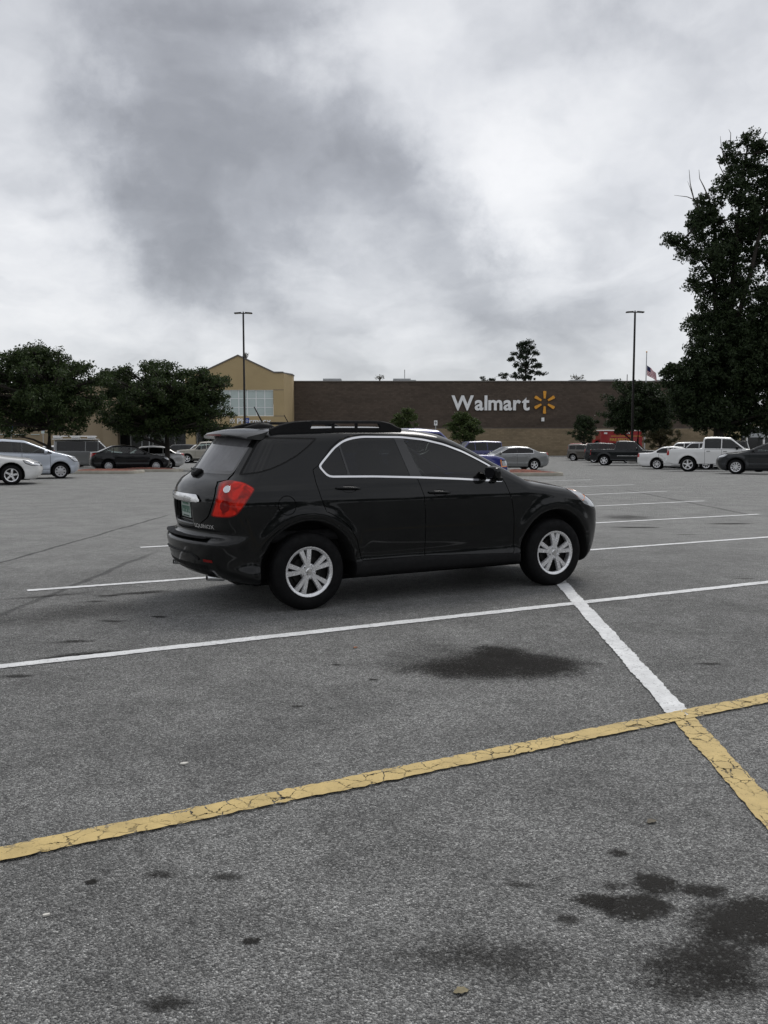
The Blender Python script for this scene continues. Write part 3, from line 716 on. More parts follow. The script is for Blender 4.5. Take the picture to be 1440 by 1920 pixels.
# ================================================================== the black SUV in the foreground
def text_mesh(txt, size, extrude, offset=0.0):
    cu = bpy.data.curves.new('t', 'FONT'); cu.body = txt; cu.size = size; cu.extrude = extrude; cu.offset = offset; cu.resolution_u = 4
    o = bpy.data.objects.new('t', cu); COL.objects.link(o)
    me = bpy.data.meshes.new_from_object(o.evaluated_get(bpy.context.evaluated_depsgraph_get())); bpy.data.objects.remove(o); bpy.data.curves.remove(cu)
    return me
M_SUV = paint('black_metallic_paint', (.0032, .0038, .0042), .0, .4, .66)
G_BACK = glass('rear_privacy_glass', (.030, .033, .035), 1.0, .32)
G_DARK = glass('privacy_glass', (.030, .033, .035)); G_FRONT = glass('tinted_glass', (.46, .54, .50)); G_WIND = glass('windshield_glass', (.62, .70, .66))
def build_suv():
    S = dict(xlo=-1.05, xhi=3.76, hw=.95, zhi=1.75, br=.30, bf=.36, kc=.15, kt=.10, crown=.075, ca=.075, ain=.60, blur=.045, blur_r=.022,
             top=[(-1.2, 1.55), (-.62, 1.652), (-.2, 1.684), (.4, 1.706), (1.0, 1.706), (1.30, 1.690), (1.52, 1.655), (1.72, 1.585), (2.62, 1.165), (2.74, 1.152), (3.1, 1.095), (3.4, 1.025), (3.62, .93), (3.8, .80)],
             xr=[(.15, -.62), (.28, -.80), (.33, -.90), (.40, -.985), (.53, -1.02), (.64, -1.04), (.672, -1.035), (.685, -.965), (.70, -.915), (.80, -.945), (.95, -.962), (1.05, -.957), (1.14, -.925), (1.205, -.86), (1.24, -.79), (1.62, -.50), (1.72, -.47)],
             xf=[(.15, 3.40), (.22, 3.56), (.32, 3.66), (.45, 3.735), (.62, 3.755), (.8, 3.745), (.95, 3.68), (1.05, 3.55), (1.2, 3.3)],
             wx=[(-1.1, .83), (-.7, .882), (-.3, .903), (.2, .908), (1.4, .912), (2.4, .908), (2.9, .902), (3.3, .872), (3.7, .80)],
             off=[(.18, .05), (.27, .012), (.33, .000), (.40, .004), (.425, .020), (.50, .026), (.56, .014), (.70, .004), (.90, .000), (1.02, .003), (1.055, .012), (1.12, .022), (1.19, .040), (1.23, .058), (1.58, .185), (1.66, .235), (1.72, .30)],
             zb=[(-1.1, .34), (-.8, .30), (-.5, .27), (0, .27), (.6, .27), (2.3, .28), (2.9, .24), (3.3, .22), (3.8, .24)],
             arches=[(0, .36, .472), (2.857, .36, .468)], flare=.016,
             cuts=[((-.985, 0, .905), .105, .285, .098, .03)])
    sh = Shape(S); root = empty('suv')
    tag(root, 'black SUV with chrome window trim parked across the white lines in the foreground', 'suv')
    DLO = [(.205, 1.222), (.125, 1.325), (.16, 1.365), (.30, 1.495), (.40, 1.560), (.50, 1.592), (.63, 1.607), (1.05, 1.604), (1.30, 1.580), (1.53, 1.530), (1.75, 1.453), (1.93, 1.367), (2.06, 1.300), (2.185, 1.133), (1.60, 1.172), (1.16, 1.195), (.68, 1.214)]
    DLOs = fillet(DLO, .05, 4)
    qg = fillet([(-.615, 1.258), (-.385, 1.598), (.165, 1.590), (.05, 1.50), (-.07, 1.421), (-.20, 1.357), (-.33, 1.308), (-.46, 1.275)], .02, 4)
    rdoor = [(.118, 1.327), (.068, 1.300), (.078, 1.18), (.120, 1.03), (.163, .915), (.30, .845), (.40, .76), (.475, .64), (.515, .50), (.535, .43), (1.232, .430), (1.232, .74), (1.216, 1.02), (1.158, 1.19), (1.035, 1.612), (.63, 1.622), (.49, 1.604), (.385, 1.570), (.29, 1.505)]
    fdoor = [(1.232, .430), (2.285, .392), (2.305, .42), (2.303, .52), (2.297, .77), (2.265, .955), (2.195, 1.125), (2.07, 1.31), (1.93, 1.382), (1.75, 1.470), (1.53, 1.546), (1.30, 1.596), (1.05, 1.619), (1.035, 1.612), (1.158, 1.19), (1.216, 1.02), (1.232, .74)]
    tail = fillet([(-.845, .883), (-.835, .95), (-.815, 1.05), (-.79, 1.14), (-.755, 1.195), (-.69, 1.218), (-.60, 1.200), (-.505, 1.142), (-.575, 1.050), (-.635, .965), (-.685, .905), (-.74, .885)], .03, 4)
    gate = [(-1.6, 1.66), (-.38, 1.66), (-.645, 1.262), (-.70, 1.215), (-.765, 1.195), (-.80, 1.14), (-.825, 1.05), (-.845, .95), (-.855, .88), (-.905, .775), (-.95, .715), (-.96, .690), (-1.6, .690)]
    head = fillet([(3.03, 1.055), (3.25, 1.03), (3.50, .975), (3.68, .87), (3.60, .80), (3.40, .815), (3.25, .86), (3.14, .95)], .03, 4)
    hood = [(2.50, -.78), (2.72, -.70), (3.3, -.66), (3.56, -.55), (3.66, -.3), (3.68, 0), (3.66, .3), (3.56, .55), (3.3, .66), (2.72, .70), (2.50, .78), (2.55, .5), (2.62, 0), (2.55, -.5)]
    wind = fillet([(1.76, -.60), (2.50, -.74), (2.585, -.4), (2.60, 0), (2.585, .4), (2.50, .74), (1.76, .60), (1.70, 0)], .05, 4)
    bumper = [(-1.6, .69), (-.92, .69), (-.90, .745), (-.80, .83), (-.72, .882), (-.44, .66), (-.40, .1), (-1.6, .1)]
    rockp = [(.40, .1), (.46, .42), (.53, .427), (1.232, .424), (2.285, .387), (2.36, .40), (2.44, .1)]
    rglass = fillet([(-.655, 1.262), (-.60, 1.63), (.60, 1.63), (.655, 1.262)], .05, 5)
    bar = fillet([(-.47, 1.018), (-.40, 1.072), (.40, 1.072), (.47, 1.018), (.42, 1.004), (-.42, 1.004)], .012, 3)
    regs = [dict(name='tailgate', proj='y', poly=gate, mat=M_SUV, gap=.007, ymin=-9),
            dict(name='rear_bumper', proj='y', poly=bumper, mat=M_SUV),
            dict(name='rear_window', proj='x', sgn=-1, xmin=1.0, poly=rglass, mat=G_BACK, border=(.03, M_GBLK, 'window_surround', 0.001), push=-.002),
            dict(name='hood', proj='z', zmin=.85, poly=hood, mat=M_SUV, gap=.007),
            dict(name='windshield', proj='z', zmin=1.1, poly=wind, mat=G_WIND, border=(.035, M_GBLK, 'windshield_surround', .001), push=-.002),
            dict(name='chrome_handle_bar', proj='x', sgn=-1, xmin=1.0, poly=bar, mat=M_CHR, push=.014)]
    for sg in (-1, 1):
        k = 'R' if sg < 0 else 'L'
        regs += [dict(name='rocker_panel', proj='y', sgn=sg, poly=rockp, mat=M_TRIM, push=.002),
                 dict(name='door', key='rdoor'+k, proj='y', sgn=sg, poly=rdoor, mat=M_SUV, gap=.007, gapname='door_seal'),
                 dict(name='door', key='fdoor'+k, proj='y', sgn=sg, poly=fdoor, mat=M_SUV, gap=.007, gapname='door_seal'),
                 dict(name='window_pillar', key='dlo'+k, proj='y', sgn=sg, poly=DLOs, mat=M_GBLK, border=(.018, M_CHR, 'chrome_window_trim', .004)),
                 dict(name='window', key='qwin'+k, proj='y', sgn=sg, poly=fillet([(.228, 1.243), (.152, 1.328), (.325, 1.492), (.365, 1.515), (.418, 1.243)], .02, 3), mat=G_DARK, push=-.003),
                 dict(name='window', key='rwin'+k, proj='y', sgn=sg, poly=fillet([(.438, 1.242), (.384, 1.523), (.42, 1.548), (.51, 1.573), (.63, 1.586), (.975, 1.584), (1.085, 1.219), (.68, 1.235)], .015, 3), mat=G_DARK, push=-.003),
                 dict(name='window', key='fwin'+k, proj='y', sgn=sg, poly=fillet([(1.215, 1.213), (1.075, 1.582), (1.30, 1.559), (1.52, 1.511), (1.74, 1.434), (1.92, 1.350), (2.045, 1.283), (2.085, 1.22), (2.13, 1.158), (1.60, 1.193)], .015, 3), mat=G_FRONT, push=-.003),
                 dict(name='quarter_window', key='quarter'+k, proj='y', sgn=sg, poly=qg, mat=G_DARK, border=(.014, M_SEAL, 'quarter_window_seal', -.001), push=-.001),
                 dict(name='fuel_door' if sg < 0 else 'blank', proj='y', sgn=sg, poly=[(-.22+.086*math.cos(a), .982+.086*math.sin(a)) for a in np.linspace(0, 2*math.pi, 30)[:-1]], mat=M_SUV, gap=.007) if sg < 0 else None,
                 dict(name='taillight', key='tail'+k, proj='y', sgn=sg, poly=tail, mat=M_RED, border=(.010, M_REDD, 'taillight_rim', .001), push=.007),
                 dict(name='headlight', key='head'+k, proj='y', sgn=sg, poly=head, mat=M_CLEAR, border=(.012, M_GBLK, 'headlight_rim', 0), push=.002)]
    regs = [g for g in regs if g]
    parts = shell_parts(root, sh, .020, regs, M_SUV)
    # windows and seals belong to their doors
    for k in 'RL':
        for w_, d_ in (('qwin', 'rdoor'), ('rwin', 'rdoor'), ('fwin', 'fdoor')):
            for o in parts.get(w_+k, []): o.parent = parts[d_+k][0]
    def on_side(x, z, sg=-1):
        p = sh.cast([x], [z], 'y', sg)[0]; g = sh.grad(np.array([p]))[0]; g /= np.linalg.norm(g); return Vector(p), Vector(g)
    # door handles in shallow cups
    for k, sg in (('R', -1), ('L', 1)):
        for key, x0, x1, z0 in (('rdoor', .275, .52, 1.118), ('fdoor', 1.268, 1.508, 1.05)):
            door = parts[key+k][0]
            xc = (x0*.45+x1*.55); pts = [(xc+.075*math.cos(a), z0-.004+.036*math.sin(a)) for a in np.linspace(0, 2*math.pi, 25)[:-1]]
            P = sh.cast([p[0] for p in pts]+[xc], [p[1] for p in pts]+[z0-.004], 'y', sg); n = len(pts)
            P[:, 1] += sg*.0015; P[-1, 1] -= sg*.02
            V = P; T = [(i, (i+1) % n, n) for i in range(n)]
            if sg > 0: T = [t[::-1] for t in T]
            obj('handle_cup', mesh_np('handle_cup', V, np.array(T)), door, mat=M_GBLK)
            hb = MB(); m = 9; ring = []
            for i in range(m):
                t_ = i/(m-1); x = x0+(x1-x0)*t_; p, g = on_side(x, z0-.012*t_+.006, sg); lift = .010+.028*math.sin(math.pi*t_)**.6
                ring.append(p + g*lift)
            hb.tube(ring, [.009]+[.0135]*(m-2)+[.009], 10)
            hb.build('handle', M_SUV, door, smooth=True)
    # taillight inside: reverse lamp, darker bowl
    for k, sg in (('R', -1), ('L', 1)):
        tl = parts['tail'+k][0]
        for nm, (x, z), r_, mt, lift in (('reverse_lamp', (-.735, 1.135), .032, M_WHITEP, .010), ('brake_bowl', (-.765, .985), .05, M_REDD, .0085)):
            if nm == 'reverse_lamp': pass
            # discs are laid out on the rear corner in the lens' own tangent plane
            p, g = on_side(x, z, sg); u = g.cross(Vector((0, 0, 1))).normalized(); v = u.cross(g)
            q = [p + u*r_*math.cos(a)*f_ + v*r_*math.sin(a)*f_ for f_ in (1.0, .72) for a in np.linspace(0, 2*math.pi, 29)[:-1]]
            Pq, Nq = sh.project(np.array([tuple(c) for c in q], np.float32), 4); Pq = Pq + Nq*lift
            Pq[28:] -= Nq[28:]*.0 ; cen = Pq[28:].mean(0, keepdims=True); V = np.concatenate([Pq, cen]); T = []
            for i in range(28): j = (i+1) % 28; T += [(i, j, 28+j), (i, 28+j, 28+i), (28+i, 28+j, 56)]
            T = np.array(T); fl = T[:, ::-1] if sg > 0 else T
            obj(nm, mesh_np(nm, V, fl, None), tl, mat=mt)
            if nm == 'reverse_lamp':
                rr = MB().tube([Vector(c) for c in Pq[:28]]+[Vector(Pq[0])], .004, 6, False); rr.build('reverse_lamp_ring', M_CHR, tl, smooth=True)
    # amber corner of the headlight
    for sg, k in ((-1, 'R'), (1, 'L')):
        pts = fillet([(3.06, 1.04), (3.20, 1.015), (3.30, .95), (3.24, .90), (3.15, .96)], .015, 3)
        P = sh.cast([p[0] for p in pts], [p[1] for p in pts], 'y', sg); P, Nn = sh.project(P); P = P+Nn*.006
        obj('amber_marker', mesh_np('amber_marker', np.concatenate([P, P.mean(0, keepdims=True)]), np.array([(i, (i+1) % len(P), len(P)) for i in range(len(P))])), parts['head'+k][0], mat=M_AMBER)
    gatep = parts['tailgate'][0]
    # roof spoiler with brake light
    sp = MB(); ny = 17; row = []
    for i in range(ny):
        y = -.66 + 1.32*i/(ny-1); c = .26*y*y; zt = 1.662-.065*y*y; e = max(0, abs(y)-.58)/.08
        row.append([(-.34+.1*y*y, y, zt+.020), (-.47+c, y, zt+.010-.01*e), (-.615+c, y, zt-.022-.012*e), (-.628+c, y, zt-.036-.010*e), (-.615+c, y, zt-.052), (-.50+c, y, zt-.062), (-.40+.1*y*y, y, zt-.055)])
    vs_ = [p for r_ in row for p in r_]; fs = []
    for i in range(ny-1):
        for j in range(7): fs.append([i*7+j, i*7+(j+1) % 7, (i+1)*7+(j+1) % 7, (i+1)*7+j])
    fs += [list(range(7)), [(ny-1)*7+j for j in range(7)][::-1]]
    spo = sp.add(vs_, fs).build('roof_spoiler', M_SUV, gatep, smooth=True)
    bl = MB(); 
    for i in range(8):
        y0 = -.22+.44*i/8; y1 = -.22+.44*(i+1)/8
        bl.add([(-.632+.26*y0*y0, y0, 1.626), (-.632+.26*y1*y1, y1, 1.626), (-.622+.26*y1*y1, y1, 1.608), (-.622+.26*y0*y0, y0, 1.608)], [[0, 1, 2, 3]])
    bl.build('brake_light', M_REDD, spo)
    # rear wiper: pivot cover and blade lying along the bottom of the glass
    wp = sh.cast([0.0], [1.262], 'x', -1)[0]
    w_ = MB().bbox(-.05, .045, -.075, .075, -.028, .030, .02); wo_ = w_.build('rear_wiper', M_TRIM, gatep, (wp[0]-.015, -.02, wp[2]), (0, R(-38), 0), smooth=True)
    yy = np.linspace(.02, .50, 9); P = sh.cast(yy, 1.285+0*yy, 'x', -1)
    MB().tube([(p[0]-.018, p[1], p[2]) for p in P], [.016, .013, .011, .010, .010, .010, .009, .008, .006], 8).build('wiper_blade', M_TRIM, gatep, smooth=True)
    # plate in its recess
    pl = MB().bbox(-.006, .006, -.153, .153, -.078, .078, .003).build('licence_plate', prin('plate_white', (.42, .50, .46), .4), gatep, (-.893, 0, .915), (0, R(-4), 0))
    MB().bbox(-.009, .004, -.163, .163, -.087, .087, .004).build('plate_frame', M_TRIM, gatep, (-.888, 0, .915), (0, R(-4), 0))
    pg = prin('plate_green', (.06, .20, .13), .5)
    for i in range(6):
        mk = MB()
        y = .112-.045*i; 
        mk.box(-.0085, -.0062, y-.015, y-.008, -.032, .032); mk.box(-.0085, -.0062, y+.008, y+.015, -.032+.03*(i % 2), .032)
        mk.box(-.0085, -.0062, y-.008, y+.008, .024, .032); mk.box(-.0085, -.0062, y-.008, y+.008, -.032 if i % 2 else -.004, -.024 if i % 2 else .004)
        mk.build('plate_character', pg, pl)
    MB().box(-.0085, -.0062, -.09, .09, .046, .064).build('plate_header', pg, pl)
    MB().box(-.0085, -.0062, -.10, .10, -.068, -.056).build('plate_footer', prin('plate_dark', (.03, .06, .05), .5), pl)
    # badge
    me = text_mesh('EQUINOX', .060, .0, .0012); n = len(me.vertices); co = np.empty(n*3, np.float32); me.vertices.foreach_get('co', co); co = co.reshape(-1, 3)
    # read from behind the car: x of the text runs towards -y
    Y = -.325 - (co[:, 0])*1.12; Z = .772 + co[:, 1]*.85
    P = sh.cast(Y, Z, 'x', -1); P, Nn = sh.project(P); P = P+Nn*.004; me.vertices.foreach_set('co', P.ravel().astype(np.float32)); me.update()
    obj('badge', me, gatep, mat=M_CHR)
    # bumper details: textured step pad, crease bar, reflector, tow cover, exhaust tips
    bump = parts['rear_bumper'][0]
    yy = np.linspace(-.62, .62, 25); st_ = MB(); vs_ = []
    for y in yy:
        o_ = S['br']*y*y; vs_ += [(-1.035+o_, y, .6885), (-.93+o_, y, .6965)]
    st_.add(vs_, [[2*i, 2*i+2, 2*i+3, 2*i+1] for i in range(24)]).build('step_pad', M_TRIM, bump)
    P = sh.cast(np.linspace(-.52, .52, 23), np.full(23, .545)-.05*(np.abs(np.linspace(-.52, .52, 23))/.52)**6, 'x', -1)
    MB().tube([(p[0]-.002, p[1], p[2]) for p in P], .010, 8).build('bumper_crease', M_TRIM, bump, smooth=True)
    for sg in (-1, 1):
        yy = np.linspace(.58, .70, 7)*sg; P = np.concatenate([sh.cast(yy, np.full(7, .475), 'x', -1), sh.cast(yy, np.full(7, .50), 'x', -1)]); P[:, 0] -= .003
        obj('reflector', mesh_np('reflector', P, np.array([(i, i+1, 8+i, 7+i) for i in range(6)])), bump, mat=M_REDD)
        e = MB().lathe([(.030, -.10), (.034, -.10), (.036, -.095), (.034, .06), (.028, .06), (.028, -.09)], 20)
        e.v = [(v[1], v[0], v[2]*.8) for v in e.v]
        e.build('exhaust_tip', M_CHR, root, (-.78, sg*.58, .318), (0, R(6), 0), smooth=True)
        MB().bbox(-.03, .22, -.16, .16, -.05, .06, .03).build('exhaust_muffler', M_DARKMET, root, (-.62, sg*.52, .30), smooth=True)
    # lower rear valance in plain plastic
    P = [sh.cast(np.linspace(-.60, .60, 21), np.full(21, z), 'x', -1) for z in (.335, .375, .415, .44)]
    V = np.concatenate(P); V[:, 0] -= .003
    obj('lower_valance', mesh_np('lower_valance', V, np.array([(r_*21+i, r_*21+i+1, (r_+1)*21+i+1, (r_+1)*21+i) for r_ in range(3) for i in range(20)])), bump, mat=M_TRIM)
    # roof rails: two bars on feet with open slots beneath
    for sg in (-1, 1):
        rl = MB(); xs_ = np.linspace(-.28, 1.10, 40); RT = tab([(-.28, 1.672), (-.18, 1.715), (-.05, 1.745), (.1, 1.755), (.85, 1.758), (.97, 1.742), (1.10, 1.676)], .03)
        y0 = sg*.628; top_ = RT(xs_); rz = sh.cast(xs_, np.full(40, y0), 'z', 1)[:, 2]
        lowz = np.where((xs_ > .12) & (xs_ < .86), top_-.030, rz-.01)
        vs_ = []
        for i in range(40):
            t_, l_ = float(top_[i]), float(min(lowz[i], top_[i]-.004)); l_ = max(l_, float(rz[i])-.012)
            vs_ += [(xs_[i], y0-.021, l_), (xs_[i], y0-.018, t_-.010), (xs_[i], y0-.008, t_), (xs_[i], y0+.008, t_), (xs_[i], y0+.018, t_-.010), (xs_[i], y0+.021, l_)]
        fs = [[i*6+j, (i+1)*6+j, (i+1)*6+(j+1) % 6, i*6+(j+1) % 6] for i in range(39) for j in range(6)] + [[0, 1, 2, 3, 4, 5], [39*6+j for j in range(6)][::-1]]
        rl.add(vs_, fs); rail = rl.build('roof_rail', M_TRIM, root, smooth=True)
        lb = MB(); vb = []
        for i in range(40):
            vb += [(xs_[i], y0-.024, float(rz[i])-.02), (xs_[i], y0-.022, min(float(rz[i])+.024, float(top_[i])-.002)), (xs_[i], y0+.022, min(float(rz[i])+.024, float(top_[i])-.002)), (xs_[i], y0+.024, float(rz[i])-.02)]
        lb.add(vb, [[i*4+j, (i+1)*4+j, (i+1)*4+(j+1) % 4, i*4+(j+1) % 4] for i in range(39) for j in range(4)]).build('rail_base', M_TRIM, rail)
        for x in (.365, .61): MB().bbox(x-.012, x+.012, y0-.016, y0+.016, 1.63, 1.735, .004).build('rail_foot', M_TRIM, rail)
    # aerials
    fin = MB(); q = []
    for x, hw_, hh in ((-.31, .004, .004), (-.22, .03, .035), (-.13, .036, .055), (-.05, .032, .045), (.03, .004, .004)):
        for a in np.linspace(0, math.pi, 8): q.append((x, hw_*math.cos(a)*1.3, 1.688+hh*math.sin(a)))
    fin.add(q, [[i*8+j, i*8+j+1, (i+1)*8+j+1, (i+1)*8+j] for i in range(4) for j in range(7)]); fo_ = fin.build('antenna_base', M_TRIM, root, smooth=True)
    MB().tube([(-.11, 0, 1.73), (-.155, 0, 1.81), (-.20, 0, 1.893)], [.008, .007, .0055], 7).build('antenna', M_TRIM, fo_, smooth=True)
    MB().tube([(.185, .02, 1.70), (.155, .02, 1.76), (.124, .02, 1.815)], [.006, .005, .004], 6).build('antenna', M_TRIM, root, smooth=True)
    # door mirrors
    for sg in (-1, 1):
        mb = MB(); prof = [(0.0, .060), (.012, .078), (.04, .086), (.07, .078), (.095, .045), (.102, .01)]; n = 18; vs_ = []
        for xq, r_ in prof:
            for k in range(n):
                a = 2*math.pi*k/n; cx_, cz_ = math.cos(a), math.sin(a); p_ = 1/max(abs(cx_), abs(cz_))**.55
                vs_.append((xq, cx_*r_*1.25*p_*.95, cz_*r_*.86*p_*.92))
        fs = [[i*n+k, i*n+(k+1) % n, (i+1)*n+(k+1) % n, (i+1)*n+k] for i in range(5) for k in range(n)] + [list(range(n))]
        fd = parts['fdoor'+('R' if sg < 0 else 'L')][0]
        mo = mb.add(vs_, fs).build('door_mirror', M_SUV, fd, (1.93, sg*.99, 1.238), (0, 0, R(-8*sg)), smooth=True)
        g_ = MB().add([(-.004, .075*math.cos(a), .052*math.sin(a)) for a in np.linspace(0, 2*math.pi, 21)[:-1]], [list(range(20))]); g_.build('mirror_glass', prin('mirror_glass', (.10, .10, .11), .06, 1.0), mo)
        MB().bbox(-.03, .04, -.07, .07, -.022, .02, .01).build('mirror_foot', M_TRIM, fd, (2.075, sg*.90, 1.178), (R(-8*sg), 0, 0), smooth=True)
    # grille and lower front
    gr = MB()
    for z in (.60, .66, .74, .80, .86):
        yy = np.linspace(-.52, .52, 15); P = sh.cast(yy, np.full(15, z), 'x', 1); gr.tube([(p[0]+.003, p[1], p[2]) for p in P], .014, 6)
    gr.build('grille', M_TRIM, root, smooth=True)
    # underside: dark axle parts and sills so that no daylight shows through
    MB().bbox(-.45, 3.2, -.56, .56, .20, .32, .05).build('underbody', M_TRIM, root)
    # interior
    it = MB().bbox(-.55, 2.45, -.70, .70, .62, .72, .03).build('cabin_floor', M_INT, root)
    for x, z in ((1.35, .72), (.42, .76)):
        for y in (-.38, .38):
            s_ = MB(); s_.bbox(x, x+.52, y-.25, y+.25, z, z+.17, .05); b_ = len(s_.v)
            s_.add([], []); q = MB().bbox(-.07, .07, -.24, .24, 0, .60, .05); s_.add([(x+.02+v[0]-v[2]*.22, y+v[1], z+.12+v[2]) for v in q.v], q.f)
            q = MB().bbox(-.045, .045, -.13, .13, 0, .17, .04); s_.add([(x-.12+v[0]-v[2]*.2, y+v[1], z+.73+v[2]) for v in q.v], q.f)
            s_.build('seat', M_INT, root, smooth=True)
    MB().bbox(2.02, 2.42, -.70, .70, .80, 1.12, .08).build('dashboard', M_INT, root, smooth=True)
    sw = MB().tube([(.0, .185*math.cos(a), .185*math.sin(a)) for a in np.linspace(0, 2*math.pi, 25)], .014, 8, False); sw.build('steering_wheel', M_TRIM, root, (1.93, .38, 1.08), (0, R(-28), 0), smooth=True)
    add_wheels(root, (0, 2.857), .362, .229, .225, .895, 5, 'twin', M_ALU)
    bolt = prin('bowtie_gold', (.45, .33, .10), .3, .8)
    o2 = Vector((-.685, 8.126)); nn = Vector((-math.sin(HY), math.cos(HY))); c = o2 + nn*.892
    pose(root, (c.x, c.y), HY)
    return root
SUV = build_suv()

# ================================================================== parked vehicles
def car_spec(wb, ro, fo, H, W_, wr, hood, nose, belt, fx, cx, trunk=None, bx=None, rx=None, bed=None, cab=None, gc=.19):
    L = wb+fo; b0, b1 = belt
    if bed:                                          # pickup: bed rail height, cab back at x=cab
        top = [(-ro-.2, bed), (cab-.03, bed), (cab+.03, H-.05), (cab+.25, H-.005), ((cab+fx)/2, H), (fx, H-.05), (cx, hood+.02), (cx+.12, hood), (L-.5, (hood+nose)/2+.02), (L-.12, nose), (L+.2, nose-.2)]
        xr = [(.15, -ro+.15), (.42, -ro+.06), (.5, -ro), (.66, -ro), (.69, -ro+.07), (bed, -ro+.08), (bed+.4, -ro+.08)]
        kc, bl, br, bf, crown = .07, .03, .05, .14, .03
    elif trunk:
        top = [(-ro-.2, trunk-.12), (-ro+.06, trunk-.02), (bx-.2, trunk+.005), (bx, trunk+.02), (rx, H-.045), ((rx+fx)/2, H), (fx, H-.05), (cx, hood+.01), (cx+.15, hood-.02), (L-.45, (hood+nose)/2+.01), (L-.12, nose), (L+.2, nose-.25)]
        xr = [(.15, -ro+.22), (.34, -ro+.06), (.45, -ro), (.68, -ro-.005), (trunk-.1, -ro+.05), (trunk+.2, -ro+.10)]
        kc, bl, br, bf, crown = .14, .05, .18, .28, .07
    else:                                            # hatchback, wagon, van
        top = [(-ro-.2, H-.10), (rx, H-.05), ((rx+fx)*.5, H), (fx, H-.05), (cx, hood+.01), (cx+.15, hood-.02), (L-.45, (hood+nose)/2+.01), (L-.12, nose), (L+.2, nose-.25)]
        xr = [(.15, -ro+.18), (.34, -ro+.05), (.45, -ro), (.64, -ro), (.70, -ro+.04), (b0, -ro+.07), (H-.12, rx-.06), (H, rx)]
        kc, bl, br, bf, crown = .13, .05, .15, .26, .06
    return dict(xlo=-ro-.02, xhi=L+.02, hw=W_+.03, zhi=H+.02, br=br, bf=bf, kc=kc, kt=.08, crown=crown, ca=.05, ain=W_-.30, blur=bl, top=top, xr=xr,
                xf=[(.15, L-.24), (.3, L-.06), (.46, L), (.64, L-.005), (nose, L-.10), (nose+.2, L-.34)],
                wx=[(-ro, .90*W_), (-ro+.4, .97*W_), (.3, W_), (wb*.6, W_), (wb, .99*W_), (L-.35, .95*W_), (L, .86*W_)],
                off=[(.18, .05), (.28, .012), (.42, .006), (.5, .014), (.72, .0), (b0-.16, .006), (b0-.03, .028), (b0+.03, .05), (H-.12, .05+.36*(H-.12-b0)), (H, .05+.42*(H-b0)+.05)],
                zb=[(-ro, gc+.10), (-ro+.5, gc), (wb, gc), (L-.4, gc-.02), (L, gc)], flare=.012,
                arches=[(0, wr, wr+.075), (wb, wr, wr+.075)],
                cuts=[(((-ro+.08+cab-.06)/2, 0, bed+.25), (cab-.06+ro-.08)/2-.05, W_-.11, .60, .02)] if bed else [],
                P=dict(wb=wb, ro=ro, fo=fo, H=H, W=W_, wr=wr, hood=hood, nose=nose, belt=belt, fx=fx, cx=cx, trunk=trunk, bx=bx, rx=rx, bed=bed, cab=cab, L=L))
CAR_CACHE = {}
